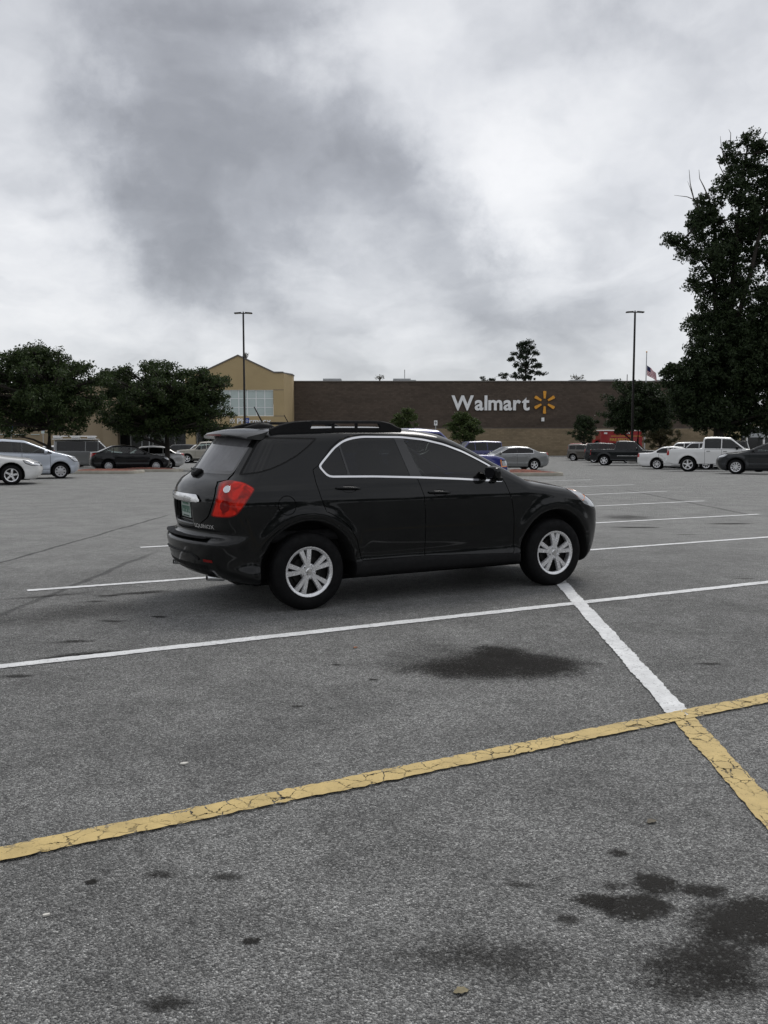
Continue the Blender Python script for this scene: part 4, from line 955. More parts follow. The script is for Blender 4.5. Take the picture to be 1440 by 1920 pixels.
def make_car(name, label, cat, group, S, mat, yaw, pos, pillars, x0=None, x1=None, glass_mat=None, wheel=(5, 'spoke', None), h=.042, heads=None, tails=None,
             doors=(), trim=None, handles=None, chrome_dlo=False, tail_mat=None, mirror_mat=None, bumper=None):
    P = S['P']; sh = Shape(S); root = empty(name); tag(root, label, cat, group)
    gm = glass_mat or G_CAR; b0, b1 = P['belt']; L = P['L']
    x0 = P['cab']+.10 if (x0 is None and P['bed']) else (x0 if x0 is not None else (P['bx']+.10 if P['trunk'] else -P['ro']+.32))
    x1 = x1 if x1 is not None else P['cx']-.12
    bel = lambda x: b0+(b1-b0)*(x-x0)/(x1-x0)
    up = lambda x: float(sh.top(np.array([x]))[0]) - .095
    regs = []
    def strip(a, b_, ins=0.0):
        xs_ = np.linspace(a, b_, 14); lo = []; hi = []
        for x in xs_:
            l, u = bel(x)+ins, up(x)-ins
            if u > l+.015: lo.append((x, l)); hi.append((x, u))
        return lo + hi[::-1] if len(lo) > 1 else None
    full = strip(x0, x1)
    ed = [x0] + [p for p in pillars] + [x1]
    for sg in (-1, 1):
        for i, (d0, d1) in enumerate(doors):
            regs.append(dict(name='door', key='door%d%d' % (i, sg), proj='y', sgn=sg, poly=[(d0, .36), (d1, .36), (d1, bel(d1)-.02), (d0, bel(d0)-.02)], mat=mat, gap=.013, gapname='door_seal'))
        if chrome_dlo: regs.append(dict(name='window_pillar', proj='y', sgn=sg, poly=fillet(full, .03, 3), mat=M_GBLK, border=(.022, M_CHR, 'chrome_window_trim', .003)))
        else: regs.append(dict(name='window_pillar', proj='y', sgn=sg, poly=fillet(full, .02, 3), mat=(mat if trim is None else trim)))
        for i in range(len(ed)-1):
            q = strip(ed[i]+.022, ed[i+1]-.022, .022)
            if q: regs.append(dict(name='window', proj='y', sgn=sg, poly=fillet(q, .03, 3), mat=gm, push=-.004))
        hd = heads or [(L-.52, P['nose']+.01), (L-.25, P['nose']-.02), (L+.1, P['nose']-.07), (L+.1, P['nose']-.19), (L-.22, P['nose']-.17)]
        regs.append(dict(name='headlight', key='h%d' % sg, proj='y', sgn=sg, poly=fillet(hd, .03, 3), mat=M_CLEAR, push=.003, border=(.022, M_GBLK, 'headlight_rim', .001)))
        if tails is None:
            tz = P['trunk'] or (b0+.02)
            if P['bed']: tl = [(-P['ro']-.2, .80), (-P['ro']+.16, .80), (-P['ro']+.17, P['bed']-.06), (-P['ro']-.2, P['bed']-.06)]
            elif P['trunk']: tl = [(-P['ro']-.2, tz-.04), (-P['ro']+.30, tz-.06), (-P['ro']+.20, tz-.19), (-P['ro']-.2, tz-.22)]
            else: tl = [(-P['ro']-.2, tz+.06), (-P['ro']+.24, tz+.05), (-P['ro']+.16, tz-.24), (-P['ro']-.2, tz-.26)]
        else: tl = tails
        regs.append(dict(name='taillight', key='t%d' % sg, proj='y', sgn=sg, poly=fillet(tl, .03, 3), mat=tail_mat or M_REDL, push=.004, ymin=.42))
    rxx = (P['rx'] if P['rx'] is not None else P['cab'])
    regs.append(dict(name='windshield', proj='z', zmin=P['hood']-.05, poly=fillet([(P['fx']+.08, -.60*P['W']/.9), (P['cx']-.06, -.70*P['W']/.9), (P['cx']-.02, 0), (P['cx']-.06, .70*P['W']/.9), (P['fx']+.08, .60*P['W']/.9), (P['fx']+.05, 0)], .06, 4), mat=gm, push=-.003))
    if P['trunk']:
        regs.append(dict(name='rear_window', proj='z', zmin=P['trunk']-.05, poly=fillet([(P['bx']+.05, -.60), (P['rx']-.07, -.52), (P['rx']-.04, 0), (P['rx']-.07, .52), (P['bx']+.05, .60), (P['bx']+.0, 0)], .06, 4), mat=gm, push=-.003))
    elif not P['bed']:
        regs.append(dict(name='rear_window', proj='x', sgn=-1, xmin=1.0, poly=fillet([(-.62, b0+.06), (-.54, P['H']-.14), (.54, P['H']-.14), (.62, b0+.06)], .06, 4), mat=gm, push=-.003))
    else:
        regs.append(dict(name='rear_window', proj='x', sgn=-1, xmin=(P['cab']+.6), poly=fillet([(-.62, b0+.06), (-.56, P['H']-.14), (.56, P['H']-.14), (.62, b0+.06)], .06, 4), mat=gm, push=-.003))
    parts = shell_parts(root, sh, h, regs, mat)
    for sg in (-1, 1):
        for i, (d0, d1) in enumerate(doors):
            k = 'door%d%d' % (i, sg)
            if k not in parts: continue
            z = bel(d0)-.13; hx = d0+.09; p = sh.cast([hx, hx+.18], [z, z], 'y', sg)
            MB().tube([(p[0][0], p[0][1]+sg*.008, z), (hx+.09, p[0][1]+sg*.035, z), (p[1][0], p[1][1]+sg*.008, z)], .014, 6).build('handle', handles or mat, parts[k][0], smooth=True)
        xm = x1-.28 if not P['bed'] else x1-.36
        pm = sh.cast([xm], [bel(xm)+.02], 'y', sg)[0]
        q = MB(); n = 12; vs_ = []
        for xx, r_ in ((0, .05), (.02, .075), (.07, .075), (.11, .05), (.13, .015)):
            for k in range(n): a = 2*math.pi*k/n; vs_.append((xx, 1.15*r_*math.cos(a), r_*(1.0 if not P['bed'] else 1.3)*math.sin(a)))
        q.add(vs_, [[i*n+k, i*n+(k+1) % n, (i+1)*n+(k+1) % n, (i+1)*n+k] for i in range(4) for k in range(n)] + [list(range(n))])
        mo = q.build('door_mirror', mirror_mat or mat, root, (xm, sg*(abs(pm[1])+.085), bel(xm)+.07), smooth=True)
        MB().tube([(.05, 0, -.02), (.06, -sg*.12, -.05)], .022, 6).build('mirror_foot', M_TRIM, mo)
    if bumper:
        for sg, xx in ((-1, -P['ro']), (1, L)):
            yy = np.linspace(-P['W']*.88, P['W']*.88, 17); pts = sh.cast(yy, np.full(17, .56), 'x', sg)
            MB().tube([(p[0]+sg*.012, p[1], p[2]) for p in pts], .075, 8).build('bumper', bumper, root, smooth=True)
    nsp, style, rmat = wheel
    add_wheels(root, (0, P['wb']), P['wr'], P['wr']*.64 if style != 'cover' else P['wr']*.66, .2 if not P['bed'] else .25, P['W']-.012, nsp, style, rmat or M_ALU)
    xi = P['cab']+.15 if P['bed'] else -P['ro']+.55
    MB().bbox(xi, P['cx']-.15, -P['W']+.2, P['W']-.2, .42 if not P['bed'] else .6, .52 if not P['bed'] else .72, .03).build('cabin_floor', M_INT, root)
    zs = .5 if not P['bed'] else .72
    for x in ((P['cx']-1.30, P['cx']-2.15) if not P['bed'] or P['cab'] < P['cx']-2.2 else (P['cx']-1.15,)):
        for y in (-.37, .37):
            s_ = MB().bbox(x, x+.5, y-.24, y+.24, zs, zs+.17, .05); q = MB().bbox(-.06, .06, -.23, .23, 0, .55, .05); s_.add([(x+.02+v[0]-v[2]*.22, y+v[1], zs+.12+v[2]) for v in q.v], q.f)
            q = MB().bbox(-.04, .04, -.12, .12, 0, .15, .03); s_.add([(x-.11+v[0], y+v[1], zs+.70+v[2]) for v in q.v], q.f); s_.build('seat', M_INT, root)
    MB().bbox(P['cx']-.5, P['cx']-.12, -P['W']+.2, P['W']-.2, b1-.28, b1-.02, .08).build('dashboard', M_INT, root)
    MB().bbox(-P['ro']+.35, L-.4, -P['W']+.36, P['W']-.36, S['zb'][1][1]-.05, .34, .04).build('underbody', M_TRIM, root)
    pose(root, pos, yaw)
    return root, sh, parts
G_CAR = glass('car_glass', (.22, .25, .25)); G_CARL = glass('clear_car_glass', (.55, .62, .60)); G_CARD = glass('dark_car_glass', (.06, .065, .07))
M_REDL = prin('tail_lens_red', (.40, .012, .012), .15, 0, .4, .4)
PW = paint('white_car_paint', (.74, .74, .73), 0, .35); PS = paint('silver_blue_paint', (.50, .54, .60), .35, .35); PSV = paint('silver_paint', (.50, .50, .50), .4, .35)
PB = paint('plain_black_paint', (.004, .004, .005), 0, .4, .8); PMAL = paint('pewter_paint', (.20, .205, .205), .4, .35); PBL = paint('blue_truck_paint', (.006, .012, .17), .1, .35)
PNV = paint('navy_paint', (.008, .010, .12), .1, .35); PTAN = paint('tan_silver_paint', (.36, .34, .29), .3, .4); PBR = paint('taupe_paint', (.085, .074, .062), .3, .35)
PGR = paint('graphite_paint', (.028, .030, .032), .3, .35); PDK = paint('dark_green_black_paint', (.010, .012, .013), .1, .4); PRD = paint('red_car_paint', (.25, .010, .012), 0, .35)
PGY = paint('grey_van_paint', (.16, .165, .165), .2, .4)
GL = 'cars parked left of the SUV'; GR = 'vehicles parked on the right side of the lot'; GM = 'vehicles parked beyond the SUV'
D = R
def sedan(**k):
    d = dict(wb=2.70, ro=1.05, fo=.92, H=1.45, W_=.88, wr=.32, hood=.98, nose=.74, belt=(.98, .93), fx=1.62, cx=2.36, trunk=1.05, bx=-.45, rx=.32); d.update(k); return car_spec(**d)
def hatch(**k):
    d = dict(wb=2.55, ro=.62, fo=.82, H=1.50, W_=.84, wr=.30, hood=.98, nose=.76, belt=(1.0, .92), fx=1.42, cx=2.22, rx=-.32); d.update(k); return car_spec(**d)
def suvs(**k):
    d = dict(wb=2.75, ro=.95, fo=.90, H=1.75, W_=.91, wr=.36, hood=1.10, nose=.92, belt=(1.10, 1.06), fx=1.65, cx=2.30, rx=-.62); d.update(k); return car_spec(**d)
def pick(**k):
    d = dict(wb=3.55, ro=1.15, fo=.95, H=1.86, W_=.98, wr=.39, hood=1.20, nose=1.04, belt=(1.20, 1.17), fx=2.20, cx=2.80, bed=1.26, cab=.85, gc=.38); d.update(k); return car_spec(**d)

# --- left group
S1 = sedan(wb=2.72, ro=1.1, fo=.98, H=1.42, W_=.91, wr=.325, hood=.96, nose=.72, belt=(.98, .93))
make_car('parked_car', 'white car with yellowed headlight cut off by the left edge', 'car', GL, S1, PW, D(22), anchor(22, 909.5, D(22), 2.72, -.90), (.95,), wheel=(5, 'spoke', None), h=.035,
         heads=[(3.05, .80), (3.25, .765), (3.75, .66), (3.75, .57), (3.30, .62), (3.15, .68)], doors=((.75, 2.25),))
S2 = hatch(wb=2.45, ro=.58, fo=.76, H=1.50, W_=.83, wr=.288, hood=1.02, nose=.80, belt=(1.03, .93), fx=1.22, cx=2.28, rx=-.30)
make_car('parked_car', 'silver hatchback with plastic wheel covers behind the white car at left', 'car', GL, S2, PS, D(24), anchor(114, 897.5, D(24), 2.45, -.82), (.30, 1.12), wheel=(8, 'cover', M_HUBCAP), h=.035,
         doors=((.28, 1.12), (1.12, 2.10)), trim=M_GBLK, heads=[(2.68, .86), (2.85, .82), (3.3, .72), (3.3, .62), (2.95, .63)], glass_mat=G_CAR)
S3 = sedan(wb=2.60, ro=1.0, fo=.86, H=1.50, W_=.845, wr=.308, hood=1.02, nose=.80, belt=(1.04, .96), fx=1.45, cx=2.32, trunk=1.10, bx=-.55, rx=.22)
make_car('parked_car', 'black sedan with silver wheel covers behind the left mulch island', 'car', GL, S3, PB, D(22), anchor(293, 883.5, D(22), 2.60, -.835), (.28, 1.13), x0=-.28, wheel=(10, 'cover', M_HUBCAP), h=.035,
         doors=((.26, 1.13), (1.13, 2.10)), glass_mat=G_CARL, tails=[(-1.3, 1.06), (-.62, 1.00), (-.74, .93), (-.90, .80), (-1.3, .76)])
S4 = sedan(wb=2.77, ro=1.05, fo=1.02, H=1.48, W_=.90, wr=.325, trunk=1.06, bx=-.50, rx=.15)
make_car('parked_car', 'silver sedan seen past the nose of the black sedan', 'car', GL, S4, PSV, D(196), anchor(316, 880.5, D(196), 0, .89), (.30, 1.15), h=.045, doors=((.32, 1.15), (1.15, 2.1)), glass_mat=G_CARD)
S5 = pick(wb=3.4, H=1.86, W_=.98, wr=.38, hood=1.21, nose=1.06)
make_car('pickup_truck', 'tan pickup truck facing left behind the back window of the SUV', 'pickup truck', GM, S5, PTAN, D(197), anchor(351, 868.5, D(197), 3.4, .96), (1.75,), h=.045, doors=((1.75, 2.72),), glass_mat=G_CARL, mirror_mat=M_TRIM, bumper=M_CHR)
S6 = suvs(wb=3.0, ro=1.05, fo=.9, H=1.90, W_=.97, belt=(1.12, 1.08), rx=-.88, hood=1.15, nose=.95, cx=2.65, fx=1.95)
van, vsh, _ = make_car('parked_van', 'grey van with white roof and white rack boxes behind the oak trunk', 'van', GL, S6, PGY, D(14), anchor(128, 878, D(14), 0, -.95), (1.1, 1.9), x0=-.72, h=.05, glass_mat=G_CARD, wheel=(6, 'spoke', None))
MB().bbox(-1.0, 1.9, -.78, .78, 1.885, 1.935, .02).build('white_roof', PW, van)
for x in (-.70, .45, 1.45):
    MB().bbox(x-.24, x+.24, -.62, .62, 1.97, 2.10, .03).build('roof_rack_box', PW, van)
    for y in (-.55, .55): MB().bbox(x-.2, x+.2, y-.02, y+.02, 1.93, 1.98, .004).build('rack_foot', M_TRIM, van)
for y in (-.6, .6): MB().tube([(-.95, y, 2.12), (1.75, y, 2.12)], .02, 6).build('rack_bar', M_CHR, van)
S7 = sedan(H=1.52); make_car('parked_car', 'white car roof just visible beside the oak trunk at left', 'car', GL, S7, PW, D(14), anchor(72, 876, D(14), 0, -.87), (.3, 1.15), h=.06)
S8 = suvs(H=1.62, hood=1.05, nose=.86, belt=(1.02, .98)); make_car('parked_car', 'dark car far behind, left of the tan pickup', 'car', GM, S8, PGR, D(195), anchor(300, 867, D(195), 2.75, .90), (.2, 1.1), h=.06, glass_mat=G_CARD)
make_car('parked_car', 'white car far behind, right in front of the store doors', 'car', GM, S8, PW, D(195), anchor(342, 867.5, D(195), 2.75, .90), (.2, 1.1), h=.06, glass_mat=G_CARD)
# --- beyond the hood
S9 = pick(wb=3.45, ro=1.15, fo=.92, H=1.80, W_=.95, wr=.36, hood=1.07, nose=.93, belt=(1.10, 1.06), bed=1.12, gc=.33, fx=2.06, cx=2.72)
tr, tsh, tp = make_car('pickup_truck', 'bright blue pickup truck with orange corner light behind the SUV hood', 'pickup truck', GM, S9, PBL, D(24), anchor(911, 918, D(24), 3.45, -.93), (1.7,), h=.035, doors=((1.35, 2.6),), glass_mat=G_CARD, bumper=M_CHR,
         heads=[(3.98, .86), (4.22, .86), (4.6, .85), (4.6, .66), (4.02, .66)])
for sg in (-1, 1):
    pts = fillet([(3.94, .88), (4.20, .875), (4.20, .655), (3.98, .655)], .02, 3); Pp = tsh.cast([p[0] for p in pts], [p[1] for p in pts], 'y', sg); Pp[:, 1] += sg*.012
    obj('amber_marker', mesh_np('amber_marker', np.concatenate([Pp, Pp.mean(0, keepdims=True)]), np.array([(i, (i+1) % len(Pp), len(Pp)) for i in range(len(Pp))])), tp['h%d' % sg][0], mat=M_AMBER)
S10 = sedan(wb=2.85, ro=1.08, fo=.95, H=1.46, W_=.89, wr=.325, belt=(1.0, .95), trunk=1.10, bx=-.42, rx=.30, fx=1.62, cx=2.50)
make_car('parked_car', 'pewter grey sedan with chrome window line behind the right mulch island', 'car', GM, S10, PMAL, D(193), anchor(1002, 881.5, D(193), 0, .88), (1.08,), x0=.02, wheel=(5, 'spoke', None), h=.035, doors=((.30, 1.10), (1.10, 2.15)), chrome_dlo=True, glass_mat=G_CARD)
S11 = suvs(wb=2.9, H=1.84, belt=(1.15, 1.12), rx=-.80, hood=1.16, nose=.98, W_=.95)
make_car('parked_suv', 'dark blue SUV behind the pewter sedan', 'suv', GM, S11, PNV, D(196), anchor(924, 876.5, D(196), 0, .94), (.35, 1.25), x0=-.72, h=.05, glass_mat=G_CARD)
# --- right group
S12 = suvs(wb=2.57, ro=.72, fo=.84, H=1.62, W_=.89, wr=.32, hood=1.08, nose=.88, belt=(1.08, 1.04), rx=-.52, fx=1.65, cx=2.15)
make_car('parked_car', 'brown boxy hatchback parked farthest along the store wall', 'car', GR, S12, PBR, D(-22), anchor(1074, 864, D(-22), 0, -.88), (.25, 1.1), h=.05, glass_mat=G_CARD, tails=[(-1, 1.35), (-.50, 1.35), (-.58, .98), (-1, .98)], wheel=(5, 'spoke', None))
S12b = suvs(H=1.66); make_car('parked_car', 'red car peeking out behind the brown boxy hatchback', 'car', GR, S12b, PRD, D(-22), anchor(1078, 860, D(-22), 0, -.90), (.25, 1.1), h=.06, glass_mat=G_CARD)
S13 = pick(wb=3.65, H=1.88, cab=.78, W_=.99, wr=.39)
bt, _, _ = make_car('pickup_truck', 'dark pickup truck with chrome side strip left of the white sedan', 'pickup truck', GR, S13, PDK, D(-22), anchor(1132, 873, D(-22), 0, -.98), (1.62,), h=.042, doors=((1.62, 2.72),), glass_mat=G_CARD, wheel=(6, 'spoke', None), bumper=M_TRIM)
for sg in (-1, 1): MB().bbox(.95, 3.0, sg*.985-.008, sg*.985+.008, .72, .755, .004).build('chrome_side_strip', M_CHR, bt)
S14 = suvs(H=1.75, wb=2.8); make_car('parked_suv', 'dark SUV visible over the bed of the dark pickup', 'suv', GR, S14, PGR, D(-22), anchor(1113, 868, D(-22), 0, -.90), (.3, 1.2), h=.055, glass_mat=G_CAR)
S15 = sedan(wb=2.91, ro=1.30, fo=1.05, H=1.47, W_=.97, wr=.335, trunk=1.06, bx=-.38, rx=.28, belt=(1.0, .96), fx=1.50, cx=2.30, hood=1.0, nose=.80)
make_car('parked_car', 'large white sedan partly hidden by the white pickup', 'car', GR, S15, PW, D(-24), anchor(1231, 880, D(-24), 0, -.96), (.95,), x0=-.05, h=.04, doors=((.1, .95), (.95, 1.95)), glass_mat=G_CARD, wheel=(8, 'spoke', None), tails=[(-1.6, 1.0), (-1.06, .99), (-1.06, .76), (-1.6, .76)])
S16 = pick(wb=3.56, ro=1.22, fo=1.0, H=1.90, cab=.72, W_=1.0, wr=.40, hood=1.24, nose=1.08, fx=2.15, cx=2.90, bed=1.30, belt=(1.24, 1.20), gc=.42)
make_car('pickup_truck', 'white crew cab pickup truck with dark rear window at right', 'pickup truck', GR, S16, PW, D(-24), anchor(1289, 884.5, D(-24), 0, -.98), (1.70,), h=.036, doors=((.86, 1.70), (1.70, 2.72)), glass_mat=G_CAR, wheel=(5, 'spoke', None), handles=M_TRIM, mirror_mat=M_TRIM, tails=[(-1.5, .90), (-.98, .90), (-.98, 1.21), (-1.5, 1.21)])
S17 = sedan(wb=2.65, ro=.90, fo=.92, H=1.48, W_=.90, wr=.325, hood=1.03, nose=.82, belt=(1.05, .97), fx=1.35, cx=2.30, trunk=1.12, bx=-.5, rx=.1)
make_car('parked_car', 'dark grey compact car cut off by the right edge', 'car', GR, S17, PGR, D(153), anchor(1379, 889, D(153), 2.65, .89), (.25, 1.1), h=.036, doors=((.25, 1.1), (1.1, 2.1)), glass_mat=G_CAR, wheel=(10, 'spoke', None), heads=[(2.92, .90), (3.2, .88), (3.7, .78), (3.7, .68), (3.15, .74)])
S18 = suvs(H=1.78, belt=(1.08, 1.03))
make_car('parked_suv', 'white SUV behind the trunk of the large white sedan', 'suv', GR, S18, PW, D(158), anchor(1236, 876, D(158), 2.75, .90), (.2, 1.15), h=.05, glass_mat=G_CARD)
make_car('parked_suv', 'silver SUV between the white SUV and the white pickup cab', 'suv', GR, S18, PSV, D(158), anchor(1262, 877.5, D(158), 2.75, .90), (.2, 1.15), h=.05, glass_mat=G_CARD)
make_car('parked_suv', 'black SUV right behind the bed of the white pickup', 'suv', GR, suvs(H=1.86), PB, D(158), anchor(1292, 879, D(158), 2.75, .90), (.2, 1.15), h=.05, glass_mat=G_CAR)
make_car('parked_car', 'red car under the tall tree behind the dark compact', 'car', GR, suvs(H=1.72), PRD, D(158), anchor(1404, 870.5, D(158), 2.75, .90), (.2, 1.15), h=.06, glass_mat=G_CAR)
make_car('parked_suv', 'black SUV between the red car and the dark compact', 'suv', GR, suvs(H=1.78), PB, D(158), anchor(1409, 877.5, D(158), 2.75, .90), (.2, 1.15), h=.06, glass_mat=G_CARD)
# --- red rescue truck by the store wall
def rescue_truck():
    root = empty('rescue_truck'); tag(root, 'red rescue box truck with white roof edge parked by the store wall', 'rescue truck')
    red = vary(prin('rescue_red', (.30, .012, .014), .35, 0, .6), (.30, .012, .014), .1, 3); wh = prin('rescue_white', (.75, .75, .73), .5); yl = prin('rescue_gold', (.60, .42, .06), .5)
    MB().bbox(-1.1, 3.5, -1.2, 1.2, .55, 2.92, .06).build('box_body', red, root)
    MB().bbox(-1.13, 3.53, -1.23, 1.23, 2.92, 3.05, .04).build('roof_edge', wh, root)
    cab = MB(); cab.prism([(-1.13, .55), (-1.13, 2.0), (-1.55, 2.0), (-2.1, 1.35), (-2.95, 1.2), (-3.05, .6)], -1.0, 1.0); cab.build('cab', red, root)
    for sg in (-1, 1):
        MB().prism([(-1.25, 1.35), (-1.25, 1.9), (-1.55, 1.9), (-1.95, 1.35)], sg*1.0, sg*1.012).build('cab_window', G_CARD, root)
        for x in (-.55, 1.9): MB().bbox(x-.18, x+.18, sg*1.2-.02, sg*1.2+.02, 2.60, 2.78, .01).build('scene_light', wh, root)
        MB().bbox(.05, 3.4, sg*1.2-.006, sg*1.2+.006, 2.36, 2.41, .002).build('gold_stripe', yl, root)
        MB().box(1.62, 1.65, sg*1.2-.008, sg*1.2+.008, .7, 2.85).build('door_joint', M_SEAL, root)
        me = text_mesh('FIRE RESCUE', .42, .006, .006); me.materials.append(yl)
        obj('lettering', me, root, (-.1 if sg < 0 else 2.8, sg*1.207, 1.84), (R(90), 0, 0 if sg < 0 else math.pi))
    for x in (2.4, -2.25):
        pass
    add_wheels(root, (-2.2, 2.3), .40, .24, .25, 1.08, 6, 'spoke', M_ALU)
    g = ray_ground(1121, 853); pose(root, (at(1121, 830, 99).x+1.1, 99), 0.0)
rescue_truck()

# ================================================================== the store
def wall_material(name, c1, c2, bw=.41, bh=.205, mort=.75):
    m = bpy.data.materials.new(name); m.use_nodes = True; t = m.node_tree; b = bsdf(m)
    P = nd(t, 'ShaderNodeTexCoord').outputs['Object']; s = nd(t, 'ShaderNodeSeparateXYZ'); t.links.new(P, s.inputs[0])
    cb = nd(t, 'ShaderNodeCombineXYZ'); t.links.new(s.outputs[0], cb.inputs[0]); t.links.new(s.outputs[2], cb.inputs[1])
    br = nd(t, 'ShaderNodeTexBrick'); t.links.new(cb.outputs[0], br.inputs['Vector']); br.inputs['Scale'].default_value = 1.0
    br.inputs['Brick Width'].default_value = bw; br.inputs['Row Height'].default_value = bh; br.inputs['Mortar Size'].default_value = .008; br.inputs['Bias'].default_value = 0
    br.inputs['Color1'].default_value = (*c1, 1); br.inputs['Color2'].default_value = (*c2, 1); br.inputs['Mortar'].default_value = tuple(c*mort for c in c1) + (1,)
    mp = nd(t, 'ShaderNodeMapping'); mp.inputs['Scale'].default_value = (.35, 1, 1.6); t.links.new(P, mp.inputs[0])
    k = mth(t, 'MULTIPLY', mrange(t, noise(t, mp.outputs[0], .8, 6, .65), .3, .7, .86, 1.14), mrange(t, noise(t, P, .12, 3, .5), .3, .7, .94, 1.06))
    t.links.new(mixc(t, 1.0, br.outputs['Color'], cmbv(t, k), 'MULTIPLY'), b.inputs['Base Color']); b.inputs['Roughness'].default_value = .9
    bp = nd(t, 'ShaderNodeBump'); bp.inputs['Strength'].default_value = .5; bp.inputs['Distance'].default_value = .012; bp.invert = True
    t.links.new(br.outputs['Fac'], bp.inputs['Height']); t.links.new(bp.outputs[0], b.inputs['Normal'])
    return m
M_BROWN = wall_material('brown_split_block', (.072, .054, .041), (.096, .073, .056))
M_TANB = wall_material('tan_split_block', (.22, .172, .108), (.27, .212, .135))
M_STUC = vary(prin('tan_stucco', (.43, .33, .18), .9), (.43, .33, .18), .07, .5, None, .3, 30)
M_STUCL = vary(prin('tan_stucco_wing', (.29, .23, .15), .9), (.29, .23, .15), .08, .5, None, .3, 30)
M_COPE = vary(prin('brown_coping', (.13, .115, .10), .5), (.13, .115, .10), .1, 1)
M_MET = vary(prin('galvanised_metal', (.42, .44, .45), .5, .3), (.42, .44, .45), .12, 2)
M_WHT = vary(prin('white_sign_plastic', (.86, .87, .87), .4), (.86, .87, .87), .05, 2)
M_SPARK = vary(prin('spark_yellow', (.78, .36, .04), .4), (.78, .36, .04), .05, 2)
M_FROST = vary(prin('pale_entrance_glass', (.50, .58, .56), .12, 0, .5), (.50, .58, .56), .06, .6)
M_STORE = prin('dark_store_glass', (.010, .012, .014), .08, 0, .3)
M_FRAME = vary(prin('pale_door_frame', (.45, .45, .44), .5), (.45, .45, .44), .1, 3)
YW, YP = 108.0, 103.0
def PX(px, Y): return at(px, 800, Y).x
def PZ(py, Y): return at(720, py, Y).z
ZB = -1.03
store = empty('store_building', (PX(960, YW), YW, -1.0)); tag(store, 'long brown and tan block store building with a gabled entrance across the background', 'building')
def sbox(name, x0, x1, y0, y1, z0, z1, mat, par=store, b=0):
    o = (MB().bbox(x0, x1, y0, y1, z0, z1, b) if b else MB().box(x0, x1, y0, y1, z0, z1)).build(name, mat, par)
    o.location = -Vector(store.location) if par is store else (0, 0, 0)
    return o
xr_ = PX(1352, YW); xl_ = PX(548, YW)
ztop, zband = PZ(716, YW), PZ(803, YW)
sbox('brown_wall', xl_, xr_, YW, YW+.6, zband+.02, ztop, M_BROWN)
sbox('tan_base_wall', xl_, xr_, YW-.06, YW+.6, ZB, zband, M_TANB)
sbox('band_course', xl_, xr_, YW-.08, YW+.1, zband-.02, zband+.05, M_COPE)
sbox('parapet_coping', xl_-.1, xr_+.1, YW-.10, YW+.72, ztop+.002, ztop+.13, M_COPE)
sbox('end_wall', xr_-.6, xr_, YW+.602, YW+46, ZB, ztop, M_BROWN)
sbox('roof_deck', PX(-300, YW), xr_-.7, YW+.7, YW+46, ztop-1.2, ztop-1.0, M_COPE)
# left wing
zl = PZ(724, YP+3); xa, xb = PX(-330, YP+3), PX(352, YP+3)
sbox('wing_wall', xa, PX(222, YP+3), YP+3, YP+3.5, ZB, zl, M_STUCL)
sbox('wing_upper_wall', PX(222, YP+3)+.003, xb, YP+3, YP+3.5, PZ(799, YP+3), zl, M_STUCL)
sbox('wing_coping', xa, xb, YP+2.9, YP+3.6, zl+.002, zl+.16, M_COPE)
for a_, b_ in ((-120, 10), (22, 50), (58, 74)): sbox('wall_ledge', PX(a_, YP+3), PX(b_, YP+3), YP+2.9, YP+2.998, PZ(815.2, YP+3), PZ(814, YP+3), M_FROST)
sbox('wing_pier', PX(195, YP+3), PX(222, YP+3)+.05, YP+2.4, YP+2.998, ZB, PZ(790, YP+3), M_STUCL)
sbox('pier_cap', PX(192, YP+3), PX(225, YP+3), YP+2.3, YP+2.998, PZ(790, YP+3)+.003, PZ(784, YP+3), M_STUC)
# gabled entrance
Y0 = YP
def gp(px, py): return (PX(px, Y0), PZ(py, Y0))
z_w0, z_w1, z_b = PZ(780, Y0), PZ(731, Y0), PZ(800, Y0)
g_ = [gp(348, 731), gp(348, 703), gp(381, 699), gp(448, 667.5), gp(515, 699.5), gp(533, 699.5), gp(533, 731)]
def part(mb, name, mat, par=store):
    o = mb.build(name, mat, par); o.location = -Vector(store.location); return o
part(MB().prism(g_, Y0, Y0+.5), 'gable_wall', M_STUC)
sbox('left_pier', PX(348, Y0), PX(383, Y0), Y0, Y0+.5, z_b, z_w1-.002, M_STUC)
sbox('right_pier', PX(513, Y0), PX(533, Y0), Y0, Y0+.5, z_b, z_w1-.002, M_STUC)
sbox('right_pier_foot', PX(515, Y0), PX(533, Y0), Y0, Y0+.5, ZB, z_b-.002, M_STUC)
sbox('left_pier_foot', PX(348, Y0), PX(366, Y0), Y0, Y0+.5, ZB, z_b-.002, M_STUC)
sbox('sign_band', PX(383, Y0)+.003, PX(513, Y0)-.003, Y0, Y0+.5, z_b, z_w0, M_STUC)
for z_ in (z_w1, z_w0): sbox('reveal_joint', PX(513, Y0)+.01, PX(533, Y0)-.01, Y0-.012, Y0-.002, z_-.03, z_+.03, M_COPE)
# chamfered return wall on the right
x0_, x1_ = PX(533, Y0), PX(548.5, YW-2.2); q_ = [(x0_+.003, Y0), (x1_, YW-2.2), (x1_, YW-.11), (x0_+.003, YW-.11)]
part(MB().prism(q_, ZB, PZ(700.5, Y0), 'z'), 'return_wall', M_STUC)
part(MB().prism([(x0_-.05, Y0-.08), (x1_+.08, YW-2.25), (x1_+.08, YW), (x0_-.05, YW)], PZ(700.5, Y0)+.003, PZ(700.5, Y0)+.16, 'z'), 'return_coping', M_COPE)
